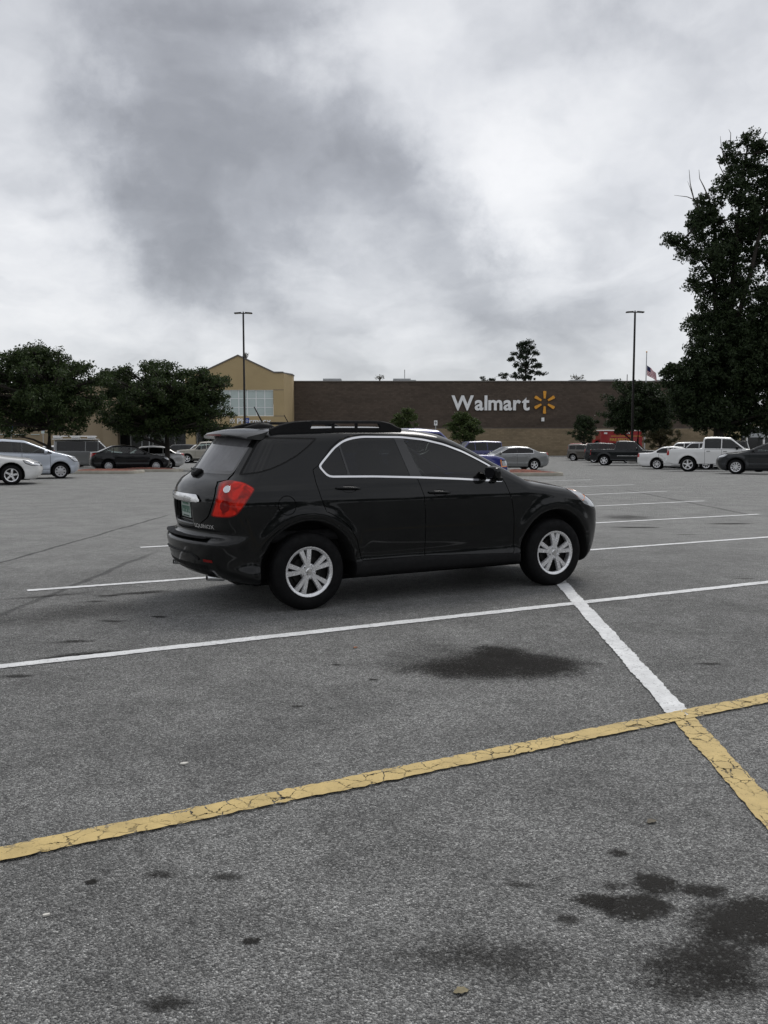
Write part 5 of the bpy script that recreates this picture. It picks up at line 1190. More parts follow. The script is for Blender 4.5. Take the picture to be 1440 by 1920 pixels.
# gable coping
for a_, b_ in (((345, 703.5), (381, 699)), ((381, 699), (448, 667.5)), ((448, 667.5), (515, 699.5)), ((515, 699.5), (532, 699.5))):
    A, B = gp(*a_), gp(*b_); part(MB().prism([A, B, (B[0], B[1]+.17), (A[0], A[1]+.17)], Y0-.09, Y0+.6), 'gable_coping', M_COPE)
# big pale window: panes between mullions
n_ = 8
for i in range(n_):
    xa_ = PX(383, Y0)+(PX(513, Y0)-PX(383, Y0))*i/n_; xb_ = PX(383, Y0)+(PX(513, Y0)-PX(383, Y0))*(i+1)/n_
    for j in range(3):
        za, zb_ = z_w0+(z_w1-z_w0)*j/3, z_w0+(z_w1-z_w0)*(j+1)/3
        sbox('pane', xa_+.04, xb_-.04, Y0+.20, Y0+.22, za+.03, zb_-.03, M_FROST)
    if i: sbox('mullion', xa_-.04, xa_+.04, Y0+.16, Y0+.24, z_w0, z_w1-.002, M_WHT)
for j in range(1, 3):
    z_ = z_w0+(z_w1-z_w0)*j/3; sbox('transom', PX(383, Y0), PX(513, Y0), Y0+.17, Y0+.23, z_-.03, z_+.03, M_WHT)
# entrance below: dark glass with pale frames, canopy soffit
xe0, xe1 = PX(224, YP+5), PX(515, YP+5); zt_ = PZ(800, YP+5)
sbox('entrance_soffit', xe0, xe1, YP+.6, YP+5, zt_, zt_+.2, M_COPE)
ne = 14
for i in range(ne):
    a_, b_ = xe0+(xe1-xe0)*i/ne, xe0+(xe1-xe0)*(i+1)/ne
    sbox('store_pane', a_+.06, b_-.06, YP+5, YP+5.05, ZB, zt_-.003, M_STORE)
    sbox('store_frame', a_-.06, a_+.06, YP+4.95, YP+5.1, ZB, zt_-.003, M_FRAME if i % 2 else M_MET)
sbox('store_back_wall', xe0, xe1, YP+6, YP+6.2, ZB, zt_-.003, M_COPE)
# right end: pale pier and garden centre canopy
YG = 112.0
M_PALE = vary(prin('pale_yellow_wall', (.52, .44, .25), .9), (.52, .44, .25), .06, .6)
sbox('pale_pier', PX(1366, YG), PX(1390, YG), YG, YG+3, ZB, PZ(795, YG), M_PALE)
sbox('garden_fascia', PX(1390, YG)+.01, PX(1560, YG), YG, YG+.4, PZ(820, YG), PZ(811, YG), M_MET)
sbox('garden_back_wall', PX(1390, YG)+.01, PX(1560, YG), YG+6, YG+6.4, ZB, PZ(802, YG), M_STORE)
sbox('garden_upper_wall', PX(1422, YG), PX(1560, YG), YG+2, YG+2.4, PZ(800, YG), PZ(770, YG), M_PALE)
for px in (1402, 1434, 1466, 1498): sbox('garden_post', PX(px, YG)-.09, PX(px, YG)+.09, YG+.05, YG+.25, ZB, PZ(820, YG)-.003, M_WHT)
# rooftop units
for px0, px1, py, Y in ((606, 640, 709.5, 118), (737, 770, 709.5, 118), (770, 780, 712, 122), (1068, 1098, 712, 124), (1126, 1158, 711, 122), (1228, 1245, 712, 120)):
    o = sbox('rooftop_unit', PX(px0, Y), PX(px1, Y), Y, Y+2.5, ztop-1.0, PZ(py, Y), M_MET, b=.05)
for px, py in ((758.5, 693), (1174, 702)): sbox('roof_mast', PX(px, 119)-.05, PX(px, 119)+.05, 119, 119.1, ztop-1.0, PZ(py, 119), M_FRAME)
sbox('wall_camera', PX(1014.5, YW), PX(1019.5, YW), YW-.35, YW-.003, PZ(790, YW), PZ(783, YW), M_WHT)

# wall sign: letters with depth, six rays
sign = empty('wall_sign', (PX(920, YW), YW, PZ(769, YW))); tag(sign, 'white raised Walmart lettering with yellow six-ray spark on the brown wall', 'sign')
def letters(root, txt, x_left, x_right, z_base, cap_h, Y, mat, depth=.12, off=.02):
    ms = []
    for ch in txt:
        me = text_mesh(ch, 1.0, 0, off); v = np.empty(len(me.vertices)*3, np.float32); me.vertices.foreach_get('co', v); v = v.reshape(-1, 3); bpy.data.meshes.remove(me)
        ms.append((ch, v[:, 0].min(), v[:, 0].max()))
    cap = None; gap = .05; tot = sum(m_[2]-m_[1] for m_ in ms) + gap*(len(ms)-1)
    sx = (x_right-x_left)/tot; x = x_left
    me = text_mesh(txt[0], 1.0, 0, off); v = np.empty(len(me.vertices)*3, np.float32); me.vertices.foreach_get('co', v); sz = cap_h/v.reshape(-1, 3)[:, 1].max(); bpy.data.meshes.remove(me)
    for ch, a, b in ms:
        me = text_mesh(ch, 1.0, .5, off); v = np.empty(len(me.vertices)*3, np.float32); me.vertices.foreach_get('co', v); v = v.reshape(-1, 3)
        w = np.stack([x+(v[:, 0]-a)*sx, Y-depth/2-v[:, 2]*depth, z_base+v[:, 1]*sz], 1) - np.array(root.location); me.vertices.foreach_set('co', w.astype(np.float32).ravel()); me.update()
        o = obj('letter', me, root, mat=mat); x += (b-a+gap)*sx
letters(sign, 'Walmart', PX(846, YW), PX(992, YW), PZ(768.5, YW), PZ(741.5, YW)-PZ(768.5, YW), YW-.05, M_WHT, .14, .026)
cx_, cz_ = PX(1020, YW), PZ(754.5, YW); ppm = (PX(821, YW)-PX(820, YW))
for k in range(6):
    a = math.pi/2 + k*math.pi/3; c, s = math.cos(a), math.sin(a); pl = []
    for r_, w_ in ((7.2, 1.7), (19.5, 2.9), (21.0, 2.0)): pl.append((r_, w_))
    poly = [(r_, w_) for r_, w_ in pl] + [(r_, -w_) for r_, w_ in pl[::-1]]
    o = MB().prism([(cx_+(r_*c-w_*s)*ppm, cz_+(r_*s+w_*c)*ppm) for r_, w_ in poly], YW-.21, YW-.05).build('spark_ray', M_SPARK, sign); o.location = -Vector(sign.location)
ph = empty('pharmacy_sign', (PX(460, Y0), Y0, PZ(796, Y0))); tag(ph, 'white Pharmacy lettering on the tan band under the entrance window', 'sign')
letters(ph, 'Pharmacy', PX(445, Y0), PX(508, Y0), PZ(794, Y0), PZ(784.5, Y0)-PZ(794, Y0), Y0-.03, M_WHT, .08, .02)
for k in range(6):
    a = math.pi/2 + k*math.pi/3; c, s = math.cos(a), math.sin(a); X0, Z0 = PX(436, Y0), PZ(789.5, Y0)
    o = MB().prism([(X0+(r_*c-w_*s)*.062, Z0+(r_*s+w_*c)*.062) for r_, w_ in ((1.6, .6), (5.2, .9), (5.2, -.9), (1.6, -.6))], Y0-.09, Y0-.02).build('spark_ray', M_WHT, ph); o.location = -Vector(ph.location)

# ================================================================== mulch islands with kerbs
M_KERB = vary(prin('concrete_kerb', (.33, .31, .26), .9), (.33, .31, .26), .25, 3, None, .4, 40)
def mulch_mat():
    m = prin('red_mulch', (.16, .045, .028), .95); t = m.node_tree; b = bsdf(m); P = nd(t, 'ShaderNodeTexCoord').outputs['Object']
    vo = nd(t, 'ShaderNodeTexVoronoi'); vo.inputs['Scale'].default_value = 14; mp = nd(t, 'ShaderNodeMapping'); mp.inputs['Scale'].default_value = (1, 2.2, 1); t.links.new(P, mp.inputs[0]); t.links.new(mp.outputs[0], vo.inputs['Vector'])
    s = nd(t, 'ShaderNodeSeparateColor'); t.links.new(vo.outputs['Color'], s.inputs[0])
    r_ = nd(t, 'ShaderNodeValToRGB'); e = r_.color_ramp.elements; e[0].color = (.05, .018, .013, 1); e[1].color = (.27, .085, .05, 1); t.links.new(s.outputs[0], r_.inputs[0]); t.links.new(r_.outputs[0], b.inputs['Base Color'])
    bp = nd(t, 'ShaderNodeBump'); bp.inputs['Distance'].default_value = .04; t.links.new(s.outputs[1], bp.inputs['Height']); t.links.new(bp.outputs[0], b.inputs['Normal']); return m
M_MULCH = mulch_mat()
def island(label, x0, x1, y0, y1, rad=1.0, bulge=.12):
    root = empty('kerbed_island', ((x0+x1)/2, y0, gz(y0))); tag(root, label, 'island'); o0 = Vector(root.location)
    base = fillet([(x0, y0), (x1, y0), (x1, y1), (x0, y1)], rad, 9); n = len(base); c = np.mean(base, 0)
    def ins(d): return [(p[0]+(c[0]-p[0])*d/max(np.hypot(*(c-np.array(p))), .1), p[1]+(c[1]-p[1])*d/max(np.hypot(*(c-np.array(p))), .1)) for p in base]
    A, B, B2 = base, ins(.03), ins(.17); V = []
    for ring, z in ((A, -.02), (A, .10), (B, .14), (B2, .145), (B2, .02)): V += [Vector((p[0], p[1], gz(p[1])+z)) - o0 for p in ring]
    MB().add(V, [[r_*n+i, r_*n+(i+1) % n, (r_+1)*n+(i+1) % n, (r_+1)*n+i] for r_ in range(4) for i in range(n)]).build('kerb', M_KERB, root, smooth=True)
    V = []; fs = []; rings = 7
    for k in range(rings):
        f = 1-k/rings
        for p in B2:
            q = c+(np.array(p)-c)*f; z = .11+bulge*(1-f*f)+random.uniform(-.02, .02)*(k > 0); V.append(Vector((q[0], q[1], gz(q[1])+z))-o0)
    V.append(Vector((c[0], c[1], gz(c[1])+.11+bulge))-o0)
    for k in range(rings-1):
        for i in range(n): fs.append([k*n+i, k*n+(i+1) % n, (k+1)*n+(i+1) % n, (k+1)*n+i])
    fs += [[(rings-1)*n+i, (rings-1)*n+(i+1) % n, rings*n] for i in range(n)]
    tag(MB().add(V, fs).build('mulch', M_MULCH, root, smooth=True), kind='stuff')
a, b = ray_ground(875, 895), ray_ground(1064, 893); island('red mulch island with pale kerb in front of the pewter sedan', a.x, b.x, b.y, b.y+2.6, 1.0, .14)
a, b = ray_ground(92, 893), ray_ground(247, 889); island('red mulch island with pale kerb in front of the black sedan', a.x-1.0, b.x, b.y, b.y+2.8, .8, .10)
a, b = ray_ground(322, 876), ray_ground(420, 876); island('mulch island behind the silver sedan, left of the SUV', a.x, b.x, 47.2, 49.8, .7, .12)

# ================================================================== light poles, signs, flag
M_POLE = vary(prin('dark_bronze_pole', (.020, .017, .016), .5, .3), (.020, .017, .016), .2, 2)
M_CONC = vary(prin('concrete_base', (.34, .33, .31), .9), (.34, .33, .31), .15, 3)
def light_pole(label, px, py_top, Y):
    x, z = PX(px, Y), PZ(py_top, Y); g = gz(Y); root = empty('light_pole', (x, Y, g)); tag(root, label, 'light pole', 'tall parking lot light poles'); h = z-g
    MB().bbox(-.3, .3, -.3, .3, -.05, .8, .04).build('concrete_base', M_CONC, root)
    MB().prism([(-.09, .8), (.09, .8), (.06, h), (-.06, h)], -.075, .075).build('pole', M_POLE, root)
    MB().bbox(-.62, .62, -.03, .03, h-.02, h+.05, .01).build('arm', M_POLE, root)
    for sg in (-1, 1):
        hd = MB().bbox(-.30, .30, -.17, .17, -.05, .06, .03).build('lamp_head', M_POLE, root, (sg*.44, 0, h+.04), (0, R(4*sg), 0))
        MB().bbox(-.24, .24, -.13, .13, -.06, -.052, .003).build('lamp_lens', M_FROST, hd)
    MB().bbox(-.05, .05, -.05, .05, h+.05, h+.16, .02).build('photo_cell', M_POLE, root)
light_pole('tall dark light pole in front of the gabled entrance', 459, 588, 74)
light_pole('tall dark light pole beside the flag, near the tall tree', 1185.5, 586, 74)
M_BLUE = prin('sign_blue', (.02, .06, .30), .5)
def wheelchair(root, w, z, mat):
    MB().tube([(-.02*w, -.013, z+.30*w), (-.02*w, -.013, z+.02*w), (.16*w, -.013, z+.02*w), (.26*w, -.013, z-.22*w)], .05*w, 6).build('symbol_figure', mat, root)
    MB().tube([(-.04*w+.2*w*math.cos(a), -.013, z-.14*w+.2*w*math.sin(a)) for a in np.linspace(R(100), R(350), 10)], .035*w, 5).build('symbol_wheel', mat, root)
def parking_sign(label, px, py, Y, extra=True):
    x, z = PX(px, Y), PZ(py, Y); g = gz(Y); root = empty('parking_sign', (x, Y, g)); tag(root, label, 'sign', 'blue accessible parking signs'); h = z-g
    MB().tube([(0, .03, -.05), (0, .03, h+.1)], .03, 6).build('post', M_MET, root)
    MB().bbox(-.2, .2, -.008, .008, h-.22, h+.24, .004).build('sign_plate', M_BLUE, root); wheelchair(root, .42, h+.02, M_WHT)
    if extra: MB().bbox(-.17, .17, -.008, .008, h-.50, h-.26, .004).build('lower_plate', M_FROST, root)
parking_sign('blue accessible parking sign at the far left edge', 20, 800, 88)
parking_sign('blue accessible parking sign just left of the oak trunk', 80, 803.5, 90)
parking_sign('blue accessible parking sign in front of the dark entrance doors', 279, 806, 92)
parking_sign('blue accessible parking sign beside the left light pole', 463.5, 788.5, 84, False)
def lot_sign():
    Y = 86; x, z = PX(817, Y), PZ(793, Y); g = gz(Y); root = empty('lot_marker', (x, Y, g)); tag(root, 'small white lot marker sign with number in front of the brown wall', 'sign'); h = z-g
    MB().tube([(0, .04, -.05), (0, .04, h+.2)], .04, 6).build('post', M_MET, root)
    MB().bbox(-.16, .16, -.01, .01, h-.24, h+.24, .005).build('sign_plate', M_WHT, root)
    me = text_mesh('9', .36, .004, .008); me.materials.append(M_SEAL); obj('number', me, root, (-.10, -.016, h-.12), (R(90), 0, 0))
lot_sign()
def flag():
    Y = 98; x = PX(1209, Y); g = gz(Y); zt = PZ(661, Y); root = empty('flagpole', (x, Y, g)); tag(root, 'pale flagpole right of the second light pole', 'flagpole')
    MB().tube([(0, 0, -.05), (0, 0, (zt-g)*.5), (0, 0, zt-g)], [.09, .075, .045], 8).build('pole', M_MET, root, smooth=True)
    MB().lathe([(0, zt-g+.16), (.07, zt-g+.12), (.09, zt-g+.06), (.05, zt-g)], 12, 'z').build('finial', M_SPARK, root, smooth=True)
    z0 = PZ(685, Y)
    m = prin('flag_cloth', (.5, .5, .5), .8); t = m.node_tree; b = bsdf(m); uv = nd(t, 'ShaderNodeUVMap').outputs[0]; s = nd(t, 'ShaderNodeSeparateXYZ'); t.links.new(uv, s.inputs[0])
    st = mth(t, 'LESS_THAN', mth(t, 'MODULO', mth(t, 'MULTIPLY', s.outputs[1], 6.5), 1.0), .5)
    c = mixc(t, st, (.78, .78, .80), (.42, .02, .035)); can = mth(t, 'MULTIPLY', mth(t, 'LESS_THAN', s.outputs[0], .38), mth(t, 'GREATER_THAN', s.outputs[1], .5))
    t.links.new(mixc(t, can, c, (.02, .025, .09)), b.inputs['Base Color'])
    nu, nv = 24, 14; V = []; uvv = []; fs = []
    for j in range(nv):
        for i in range(nu):
            u, v = i/(nu-1), j/(nv-1)
            # limp flag: the fly end sags down and sways out from the pole
            X = .08+u*.95+.18*u*(1-v); Z = (z0-g) - (1-v)*1.05 - u*.62 - .22*u*u*v; Yv = .10*math.sin(u*9+v*1.5)*(.3+u)
            V.append((X, Yv, Z)); uvv.append((u, v))
    for j in range(nv-1):
        for i in range(nu-1): fs.append([j*nu+i, j*nu+i+1, (j+1)*nu+i+1, (j+1)*nu+i])
    me = bpy.data.meshes.new('flag'); me.from_pydata(V, [], fs); ul = me.uv_layers.new(name='UVMap')
    for l in me.loops: ul.data[l.index].uv = uvv[l.vertex_index]
    me.polygons.foreach_set('use_smooth', [True]*len(me.polygons))
    f = obj('flag', me, None, (x, Y, g), mat=m); tag(f, 'limp striped flag with blue corner flying at half mast', 'flag')
flag()

# ================================================================== trees
def leaf_mat(name, c1, c2, tl=.25):
    m = bpy.data.materials.new(name); m.use_nodes = True; t = m.node_tree; t.nodes.clear()
    g = nd(t, 'ShaderNodeNewGeometry'); r_ = nd(t, 'ShaderNodeValToRGB'); e = r_.color_ramp.elements; e[0].color = (*c1, 1); e[1].color = (*c2, 1); t.links.new(g.outputs['Random Per Island'], r_.inputs[0])
    d = nd(t, 'ShaderNodeBsdfPrincipled'); d.inputs['Roughness'].default_value = .55; d.inputs['Specular IOR Level'].default_value = .25; t.links.new(r_.outputs[0], d.inputs['Base Color'])
    tr = nd(t, 'ShaderNodeBsdfTranslucent'); t.links.new(r_.outputs[0], tr.inputs[0]); mx = nd(t, 'ShaderNodeMixShader'); mx.inputs[0].default_value = tl
    t.links.new(d.outputs[0], mx.inputs[1]); t.links.new(tr.outputs[0], mx.inputs[2]); o = nd(t, 'ShaderNodeOutputMaterial'); t.links.new(mx.outputs[0], o.inputs[0]); return m
LF_OAK = leaf_mat('oak_leaves', (.016, .030, .010), (.062, .092, .030)); LF_TALL = leaf_mat('tall_tree_leaves', (.010, .020, .007), (.044, .066, .026))
LF_LIGHT = leaf_mat('young_tree_leaves', (.030, .050, .014), (.085, .115, .035)); LF_PINE = leaf_mat('pine_needles', (.010, .018, .010), (.030, .045, .022), .1)
LF_DRY = leaf_mat('yellowing_leaves', (.035, .040, .016), (.12, .105, .05))
M_BARK = vary(prin('dark_bark', (.030, .025, .020), .95), (.030, .025, .020), .3, 6, None, .6, 25)
M_BARE = vary(prin('grey_dead_wood', (.10, .092, .082), .95), (.10, .092, .082), .2, 6)
def leaves(C, rad, per, size, flat=.0):
    """leaf quads scattered round the clump centres C"""
    n = len(C)*per; c = np.repeat(C, per, 0)
    r_ = np.repeat(np.broadcast_to(rad, (len(C),)), per)
    d = RNG.normal(size=(n, 3)); d /= np.linalg.norm(d, axis=1)[:, None]; p = c + d*(r_*RNG.random(n)**.45)[:, None]*np.array([1, 1, .75])
    a = RNG.normal(size=(n, 3)); a[:, 2] *= (1-flat); a /= np.linalg.norm(a, axis=1)[:, None]; b = RNG.normal(size=(n, 3)); b = np.cross(a, b); b /= np.linalg.norm(b, axis=1)[:, None]
    s = size*RNG.uniform(.6, 1.3, n)[:, None]
    V = np.stack([p-a*s, p+b*s*.45, p+a*s, p-b*s*.45], 1).reshape(-1, 3)
    return V, np.arange(n*4).reshape(-1, 4)
def in_lobes(lobes, dens, shell=.5):
    C = []
    for (x, y, z, rx, ry, rz) in lobes:
        k = max(3, int(dens*(rx*ry*rz)**(2/3)))
        d = RNG.normal(size=(k, 3)); d /= np.linalg.norm(d, axis=1)[:, None]; C.append(np.array([x, y, z]) + d*(shell+(1-shell)*RNG.random((k, 1))**.6)*np.array([rx, ry, rz]))
    return np.concatenate(C)
def limb(mb, p0, p1, r0, r1, bend=.12, n=6):
    p0, p1 = Vector(p0), Vector(p1); L = (p1-p0).length; o = Vector((random.gauss(0, 1), random.gauss(0, 1), random.gauss(0, .5)))*bend*L*.5; pts = []; rad = []
    for i in range(n+1):
        t = i/n; pts.append(p0.lerp(p1, t)+o*math.sin(math.pi*t)+Vector((random.gauss(0, 1), random.gauss(0, 1), 0))*.015*L*(0 < i < n)); rad.append(r0+(r1-r0)*t)
    mb.tube(pts, rad, 7, False); return pts
def tree(name, label, cat, base, trunk, lobes, leafm, dens, per, crad, size, group=None, limbs=True, r0=.16, dead=(), wood=M_BARK, shell=.5):
    """trunk: list of (points, r0, r1) in world; lobes: ellipsoids in world"""
    root = empty(name, base); tag(root, label, cat, group); B = np.array(base)
    tk = MB(); stems = []
    for pts, a, b in trunk:
        n = len(pts); tk.tube([Vector(p)-Vector(base) for p in pts], [a+(b-a)*i/(n-1) for i in range(n)], 9, False); stems += [Vector(p) for p in pts[1:]]
    tk.build('trunk', wood, root, smooth=True)
    C = in_lobes(lobes, dens, shell)
    if limbs:
        for l in lobes:
            lm = MB()
            c = Vector(l[:3]); s = min(stems, key=lambda q: (q-c).length + max(0, q.z-c.z)*1.5)
            pts = limb(lm, s-Vector(base), c-Vector(base), r0*.5, r0*.16)
            near = C[np.argsort(((C-np.array(c))**2).sum(1))[:6]]
            for q in near: limb(lm, pts[-1 if random.random() < .5 else -3], Vector(q)-Vector(base), r0*.16, r0*.05, .15, 3)
            lm.build('limb', wood, root, smooth=True)
    for pts, a in dead:
        m = MB(); m.tube([Vector(p)-Vector(base) for p in pts], [a*(1-.8*i/(len(pts)-1)) for i in range(len(pts))], 5, False); m.build('bare_branch', M_BARE, root)
    if per:
        V, T = leaves(C, crad*RNG.uniform(.6, 1.25, len(C)), per, size); o = obj('crown', mesh_np('crown', V-B, T, smooth=False), root, mat=leafm); o['kind'] = 'stuff'
    return root
def oak_lobes(c, rx, ry, rz, n, f=.42, low=-.55):
    out = []; lean = [random.uniform(.82, 1.15) for _ in range(8)]
    for i in range(n):
        a = random.uniform(0, 2*math.pi); e = random.uniform(low, 1); q = lean[int(a/(2*math.pi)*8) % 8]; k = math.sqrt(max(0, 1-e*e*.9))*random.uniform(.3, .92)*q; s = f*random.uniform(.45, 1.1)
        out.append((c[0]+rx*k*math.cos(a), c[1]+ry*k*math.sin(a), c[2]+rz*e*.80, rx*s, ry*s, rz*s*.8))
    for i in range(int(n*2.2)):                      # twig sprays that break up the outline
        a = random.uniform(0, 2*math.pi); e = random.uniform(low, 1); k = math.sqrt(max(0, 1-e*e)); q = random.uniform(.86, 1.18)*lean[int(a/(2*math.pi)*8) % 8]; s = random.uniform(.07, .17)
        out.append((c[0]+rx*k*q*math.cos(a), c[1]+ry*k*q*math.sin(a), c[2]+rz*e*q*.95, rx*s*1.3, ry*s*1.3, rz*s*.7))
    return out
# left parking lot oaks
Y = 47.0; g = gz(Y); x = PX(92, Y)
tree('oak_tree', 'round dark oak at the far left above the silver hatchback', 'tree', (x, Y, g), [([(x, Y, g-.05), (x-.03, Y, g+1.3), (x+.02, Y, g+2.3), (x+.1, Y+.1, g+3.8)], .15, .08)],
     oak_lobes((PX(85, Y), Y, PZ(736, Y)), 2.75, 2.5, 2.15, 40, .42, -.95) + [(PX(20, Y), Y, PZ(700, Y), 1.1, 1.2, .9), (PX(-20, Y), Y, PZ(740, Y), 1.3, 1.2, .9), (PX(140, Y), Y, PZ(705, Y), 1.0, 1, .8)], LF_OAK, 34, 46, .34, .08, 'oaks in the parking lot', r0=.15)
Y = 53.0; g = gz(Y); x = PX(312, Y)
tree('oak_tree', 'wide dark oak between the round oak and the gabled entrance', 'tree', (x, Y, g), [([(x, Y, g-.05), (x+.03, Y, g+1.4), (x, Y, g+2.4), (x-.1, Y+.1, g+4.0)], .17, .09)],
     oak_lobes((PX(270, Y), Y, PZ(754, Y)), 2.6, 2.6, 2.1, 28, .42, -.98) + oak_lobes((PX(352, Y), Y-.4, PZ(754, Y)), 2.5, 2.4, 2.1, 28, .42, -.98) + [(PX(300, Y), Y, PZ(700, Y), 1.5, 1.4, .7), (PX(215, Y), Y, PZ(720, Y), 1.0, 1, .8), (PX(410, Y), Y, PZ(755, Y), .8, .9, .9)], LF_OAK, 34, 46, .34, .08, 'oaks in the parking lot', r0=.15)
# right: oak by the rescue truck, shrubs
Y = 80.0; g = gz(Y); x = PX(1196, Y)
tree('oak_tree', 'small dark oak in front of the red rescue truck', 'tree', (x, Y, g), [([(x, Y, g-.05), (x, Y, g+1.6), (x+.1, Y, g+3.2)], .16, .09)],
     oak_lobes((PX(1200, Y), Y, PZ(768, Y)), 2.75, 2.4, 2.15, 32, .42, -.9), LF_TALL, 34, 50, .42, .11, 'oaks in the parking lot', r0=.15)
def bush(label, px, py, rpx, rpy, Y, mat, n=12, name='young_tree', cat='tree'):
    g = gz(Y); x = PX(px, Y); m = Y/F_PX; zc_ = PZ(py, Y)
    tree(name, label, cat, (x, Y, g), [([(x, Y, g-.05), (x+.02, Y, (g+zc_)/2), (x, Y, zc_)], .06, .03)], oak_lobes((x, Y, zc_), rpx*m, rpx*m, rpy*m, n, .45, -.9), mat, 60, 36, .26, .085, 'small trees along the lot', r0=.06)
bush('small leafy tree rising behind the SUV roof rail', 761, 786, 19, 20, 76, LF_LIGHT)
bush('small leafy tree right behind the SUV windshield', 870, 803, 27, 27, 66, LF_LIGHT, 16)
bush('round dark shrub left of the rescue truck', 1096, 806, 26, 25, 92, LF_TALL, 14, 'shrub', 'shrub')
bush('yellowing bush between the small oak and the tall tree', 1238, 812, 27, 25, 84, LF_DRY, 14, 'shrub', 'shrub')
# the tall tree at the right edge
Y = 68.0; g = gz(Y); m_ = Y/F_PX
def w(px, py, dy=0): return (PX(px, Y+dy), Y+dy, PZ(py, Y))
tall = [(1355, 288, 17), (1388, 268, 15), (1410, 285, 18), (1372, 318, 20), (1425, 335, 24), (1348, 362, 28), (1312, 388, 24), (1395, 368, 24), (1432, 405, 34), (1296, 418, 20), (1330, 432, 32), (1382, 440, 28), (1264, 456, 14), (1242, 450, 11), (1286, 472, 18),
        (1318, 492, 28), (1368, 505, 28), (1424, 482, 32), (1308, 532, 20), (1348, 560, 32), (1402, 558, 36), (1302, 606, 22), (1335, 622, 34), (1392, 628, 40), (1440, 602, 40), (1310, 662, 30), (1360, 682, 44), (1420, 684, 46), (1270, 706, 24),
        (1300, 742, 38), (1358, 748, 48), (1428, 745, 50), (1274, 748, 24), (1322, 785, 27), (1392, 786, 34), (1460, 690, 46), (1470, 510, 36), (1470, 405, 30), (1485, 620, 44), (1500, 740, 50), (1440, 790, 28), (1262, 690, 12), (1330, 700, 34), (1385, 715, 40), (1340, 770, 36), (1300, 700, 30), (1370, 655, 34), (1290, 770, 24), (1410, 640, 34), (1352, 600, 28), (1375, 405, 24), (1345, 470, 26), (1405, 430, 26), (1400, 310, 18), (1360, 540, 24)]
lob = [(PX(a, Y), Y+random.uniform(-.9, .9)*r_*m_*1.3, PZ(b, Y), r_*m_*1.24, r_*m_*1.4, r_*m_*1.08) for a, b, r_ in tall]
tree('tall_tree', 'very tall ragged tree with bare top branches at the right edge', 'tree', (PX(1347, Y), Y, g),
     [([w(1347, 870), w(1348, 800), w(1352, 700), w(1362, 590), w(1368, 470), w(1374, 360), w(1385, 262)], .42, .05),
      ([w(1350, 745), w(1340, 640, .6), w(1330, 520, .8), w(1328, 420, .8), w(1315, 360, .8)], .26, .05), ([w(1354, 700), w(1372, 620, -.5), w(1400, 500, -.8), w(1425, 370, -.8), w(1418, 290, -.8)], .26, .05),
      ([w(1330, 520, .8), w(1300, 478, .6), w(1262, 452, .4), w(1232, 436, .4)], .10, .02), ([w(1372, 640, -.5), w(1430, 560), w(1480, 430)], .2, .05)],
     lob, LF_TALL, 25, 50, .48, .125, None, r0=.20,
     dead=[([w(1300, 395), w(1288, 372), w(1281, 345), w(1278, 318)], .07), ([w(1288, 372), w(1282, 355), w(1276, 340)], .04), ([w(1316, 372), w(1306, 350), w(1298, 335), w(1296, 318)], .06), ([w(1298, 378), w(1276, 369), w(1252, 366)], .05),
           ([w(1345, 300), w(1336, 278), w(1333, 255)], .05), ([w(1352, 275), w(1352, 250), w(1348, 242)], .04), ([w(1380, 262), w(1388, 240)], .04), ([w(1405, 270), w(1416, 248), w(1420, 250)], .05), ([w(1425, 300), w(1424, 282)], .04), ([w(1352, 345), w(1334, 312), w(1330, 290)], .05), ([w(1395, 262), w(1398, 258), w(1407, 250)], .03)], shell=.25)
# pine and bare tops behind the store
Y = 165.0; g = -1.0; m_ = Y/F_PX
pl = [(984, 641, 12, 6), (975, 650, 13, 5), (993, 652, 11, 5), (985, 660, 15, 5), (966, 664, 9, 4), (1002, 661, 8, 4), (978, 671, 13, 5), (958, 673, 9, 4), (998, 674, 9, 4), (984, 682, 13, 5), (965, 684, 8, 4), (1003, 686, 10, 5), (1010, 682, 6, 3), (975, 694, 11, 6), (992, 696, 10, 5), (1006, 700, 8, 3), (1016, 701, 7, 3),
      (962, 704, 9, 5), (943, 705, 9, 5), (980, 707, 12, 6), (995, 708, 8, 5), (903, 711, 6, 3), (921, 711, 8, 3)]
tree('pine_tree', 'lone pine rising behind the store roof', 'tree', (PX(983, Y), Y, g), [([w(983, 850), w(982, 740), w(985, 690), w(984, 640)], .35, .06)],
     [(PX(a, Y), Y+random.uniform(-1, 1)*m_*6, PZ(b, Y), c*m_, c*m_, d*m_) for a, b, c, d in pl], LF_PINE, 17, 44, .48, .16, None, r0=.22, shell=.2)
for px, py, s, lab in ((712, 707, 1.0, 'bare treetop showing over the roof left of the centre'), (1080, 707, 1.2, 'bare treetop showing over the roof right of the pine'), (463, 667, .8, 'leafy treetop just behind the gable peak')):
    Y = 140.0; g = -1.0; t_ = []
    for k in range(12):
        a = random.uniform(-1, 1); t_.append(([w(px, py+6), w(px+a*5*s, py+random.uniform(-1, 3)), w(px+a*9*s, py-random.uniform(-1, 8)*s)], .05))
    tree('bare_tree', lab, 'tree', (PX(px, Y), Y, g), [([w(px, 862), w(px, 760), w(px, py+6), w(px+1, py)], .25, .05)], [(PX(px+random.uniform(-8, 8)*s, Y), Y, PZ(py+random.uniform(-3, 3), Y), .28, .3, .22) for _ in range(7)], LF_DRY, 40, 8, .2, .1, None, False, dead=t_)

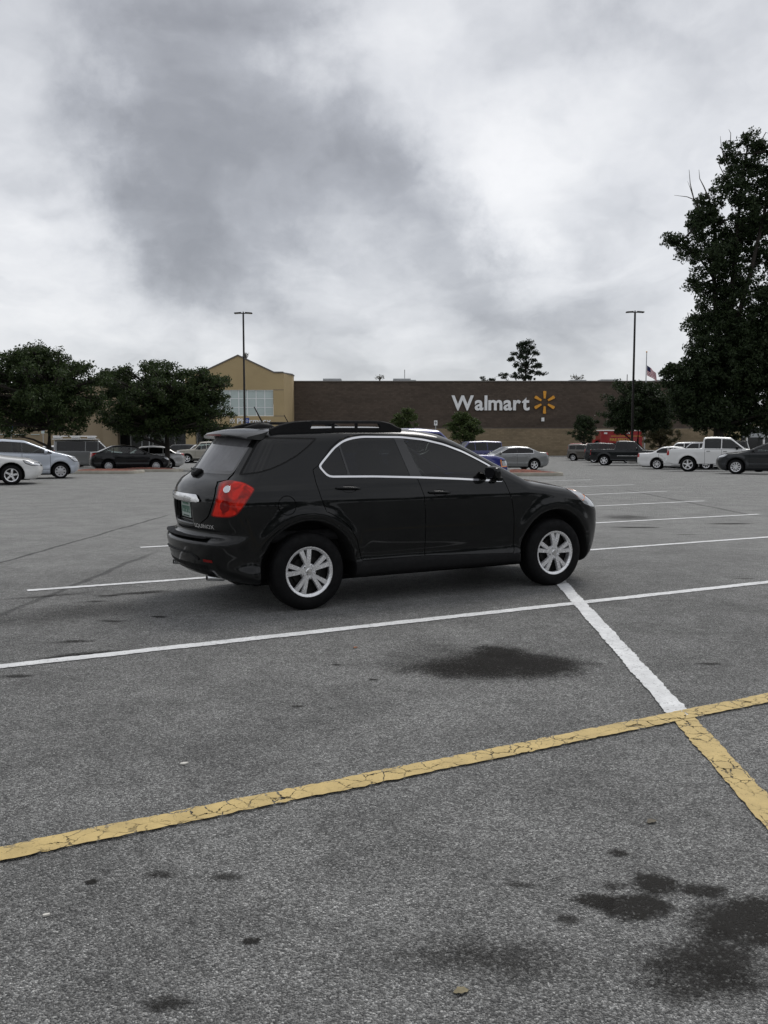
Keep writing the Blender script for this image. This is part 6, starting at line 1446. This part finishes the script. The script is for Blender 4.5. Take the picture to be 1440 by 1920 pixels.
# woods around the lot behind the photographer: they show in the paint and glass
def woods():
    n = 170; C = []; tr = MB(); far = 70
    for i in range(n+far):
        a = R(random.uniform(168, 372)); d = random.uniform(58, 82); x, y = d*math.cos(a), d*math.sin(a)*.9 + 4; hgt = random.uniform(9, 16)
        if i >= n: x, y = (random.uniform(76, 210), random.uniform(60, 170)) if i % 3 else (random.uniform(-210, -100), random.uniform(60, 170))
        if i >= n and x > 0 and y > 100: x += 10
        tr.tube([(x, y, -.1), (x, y, hgt*.7)], [.22, .1], 6, False)
        k = 46; d3 = RNG.normal(size=(k, 3)); d3 /= np.linalg.norm(d3, axis=1)[:, None]
        C.append(np.array([x, y, hgt*.55]) + d3*RNG.uniform(.4, 1, (k, 1))*np.array([3.2, 3.2, hgt*.42]))
    V, T = leaves(np.concatenate(C), 1.1, 9, .55)
    o = obj('woods', mesh_np('woods', V, T, smooth=False), mat=LF_OAK); tag(o, 'dark woods around the far side of the lot', 'woods', None, 'stuff')
    tk = obj('woods_trunks', tr.mesh('woods_trunks'), o, mat=M_BARK); tk['kind'] = 'stuff'
woods()

# ================================================================== litter on the asphalt
def ground_leaf(label, px, py, size, col, rz):
    g = ray_ground(px, py); V = []; n = 9
    for i in range(n):
        t = i/(n-1); w_ = .32*math.sin(math.pi*t)**.8*(1+.25*math.sin(t*19)); z = .006+.10*math.sin(math.pi*t)*.6
        V += [((t-.5), w_, z+.10*w_), ((t-.5), 0, z-.03), ((t-.5), -w_, z+.14*w_)]
    fs = []
    for i in range(n-1):
        for k in (0, 1): fs.append([3*i+k, 3*i+k+1, 3*i+4+k, 3*i+3+k])
    o = MB().add([(v[0]*size, v[1]*size, v[2]*size+.004) for v in V], fs).build('fallen_leaf', vary(prin('leaf_%d' % px, col, .8), col, .25, 60), None, tuple(g), (0, 0, rz), True)
    MB().tube([(-.5*size, 0, .006), (-.75*size, .03*size, .010)], .0012, 5).build('stalk', M_BARK, o)
    tag(o, label, 'leaf')
ground_leaf('curled grey-brown leaf on the asphalt near the yellow corner', 1222, 1542, .055, (.11, .095, .07), .6)
ground_leaf('tan leaf on the asphalt at the bottom centre', 865, 1861, .05, (.20, .17, .10), .3)
ground_leaf('small orange leaf on the asphalt below the SUV', 667, 1215, .05, (.26, .10, .04), 1.1)
def chip(label, px, py, size):
    g = ray_ground(px, py); MBv = MB(); pts = [(size*math.cos(a)*random.uniform(.7, 1.1), size*.55*math.sin(a)*random.uniform(.7, 1.1)) for a in np.linspace(0, 2*math.pi, 9)[:-1]]
    tag(MBv.prism(pts, .002, .008, 'z').build('paper_scrap', vary(prin('paper_scrap', (.62, .60, .55), .8), (.62, .60, .55), .15, 40), None, tuple(g), (0, 0, .5)), label, 'litter')
chip('white scrap of paper on the asphalt at the lower left', 87, 1718, .014); chip('pale scrap on the asphalt above the yellow line', 345, 1433, .022)
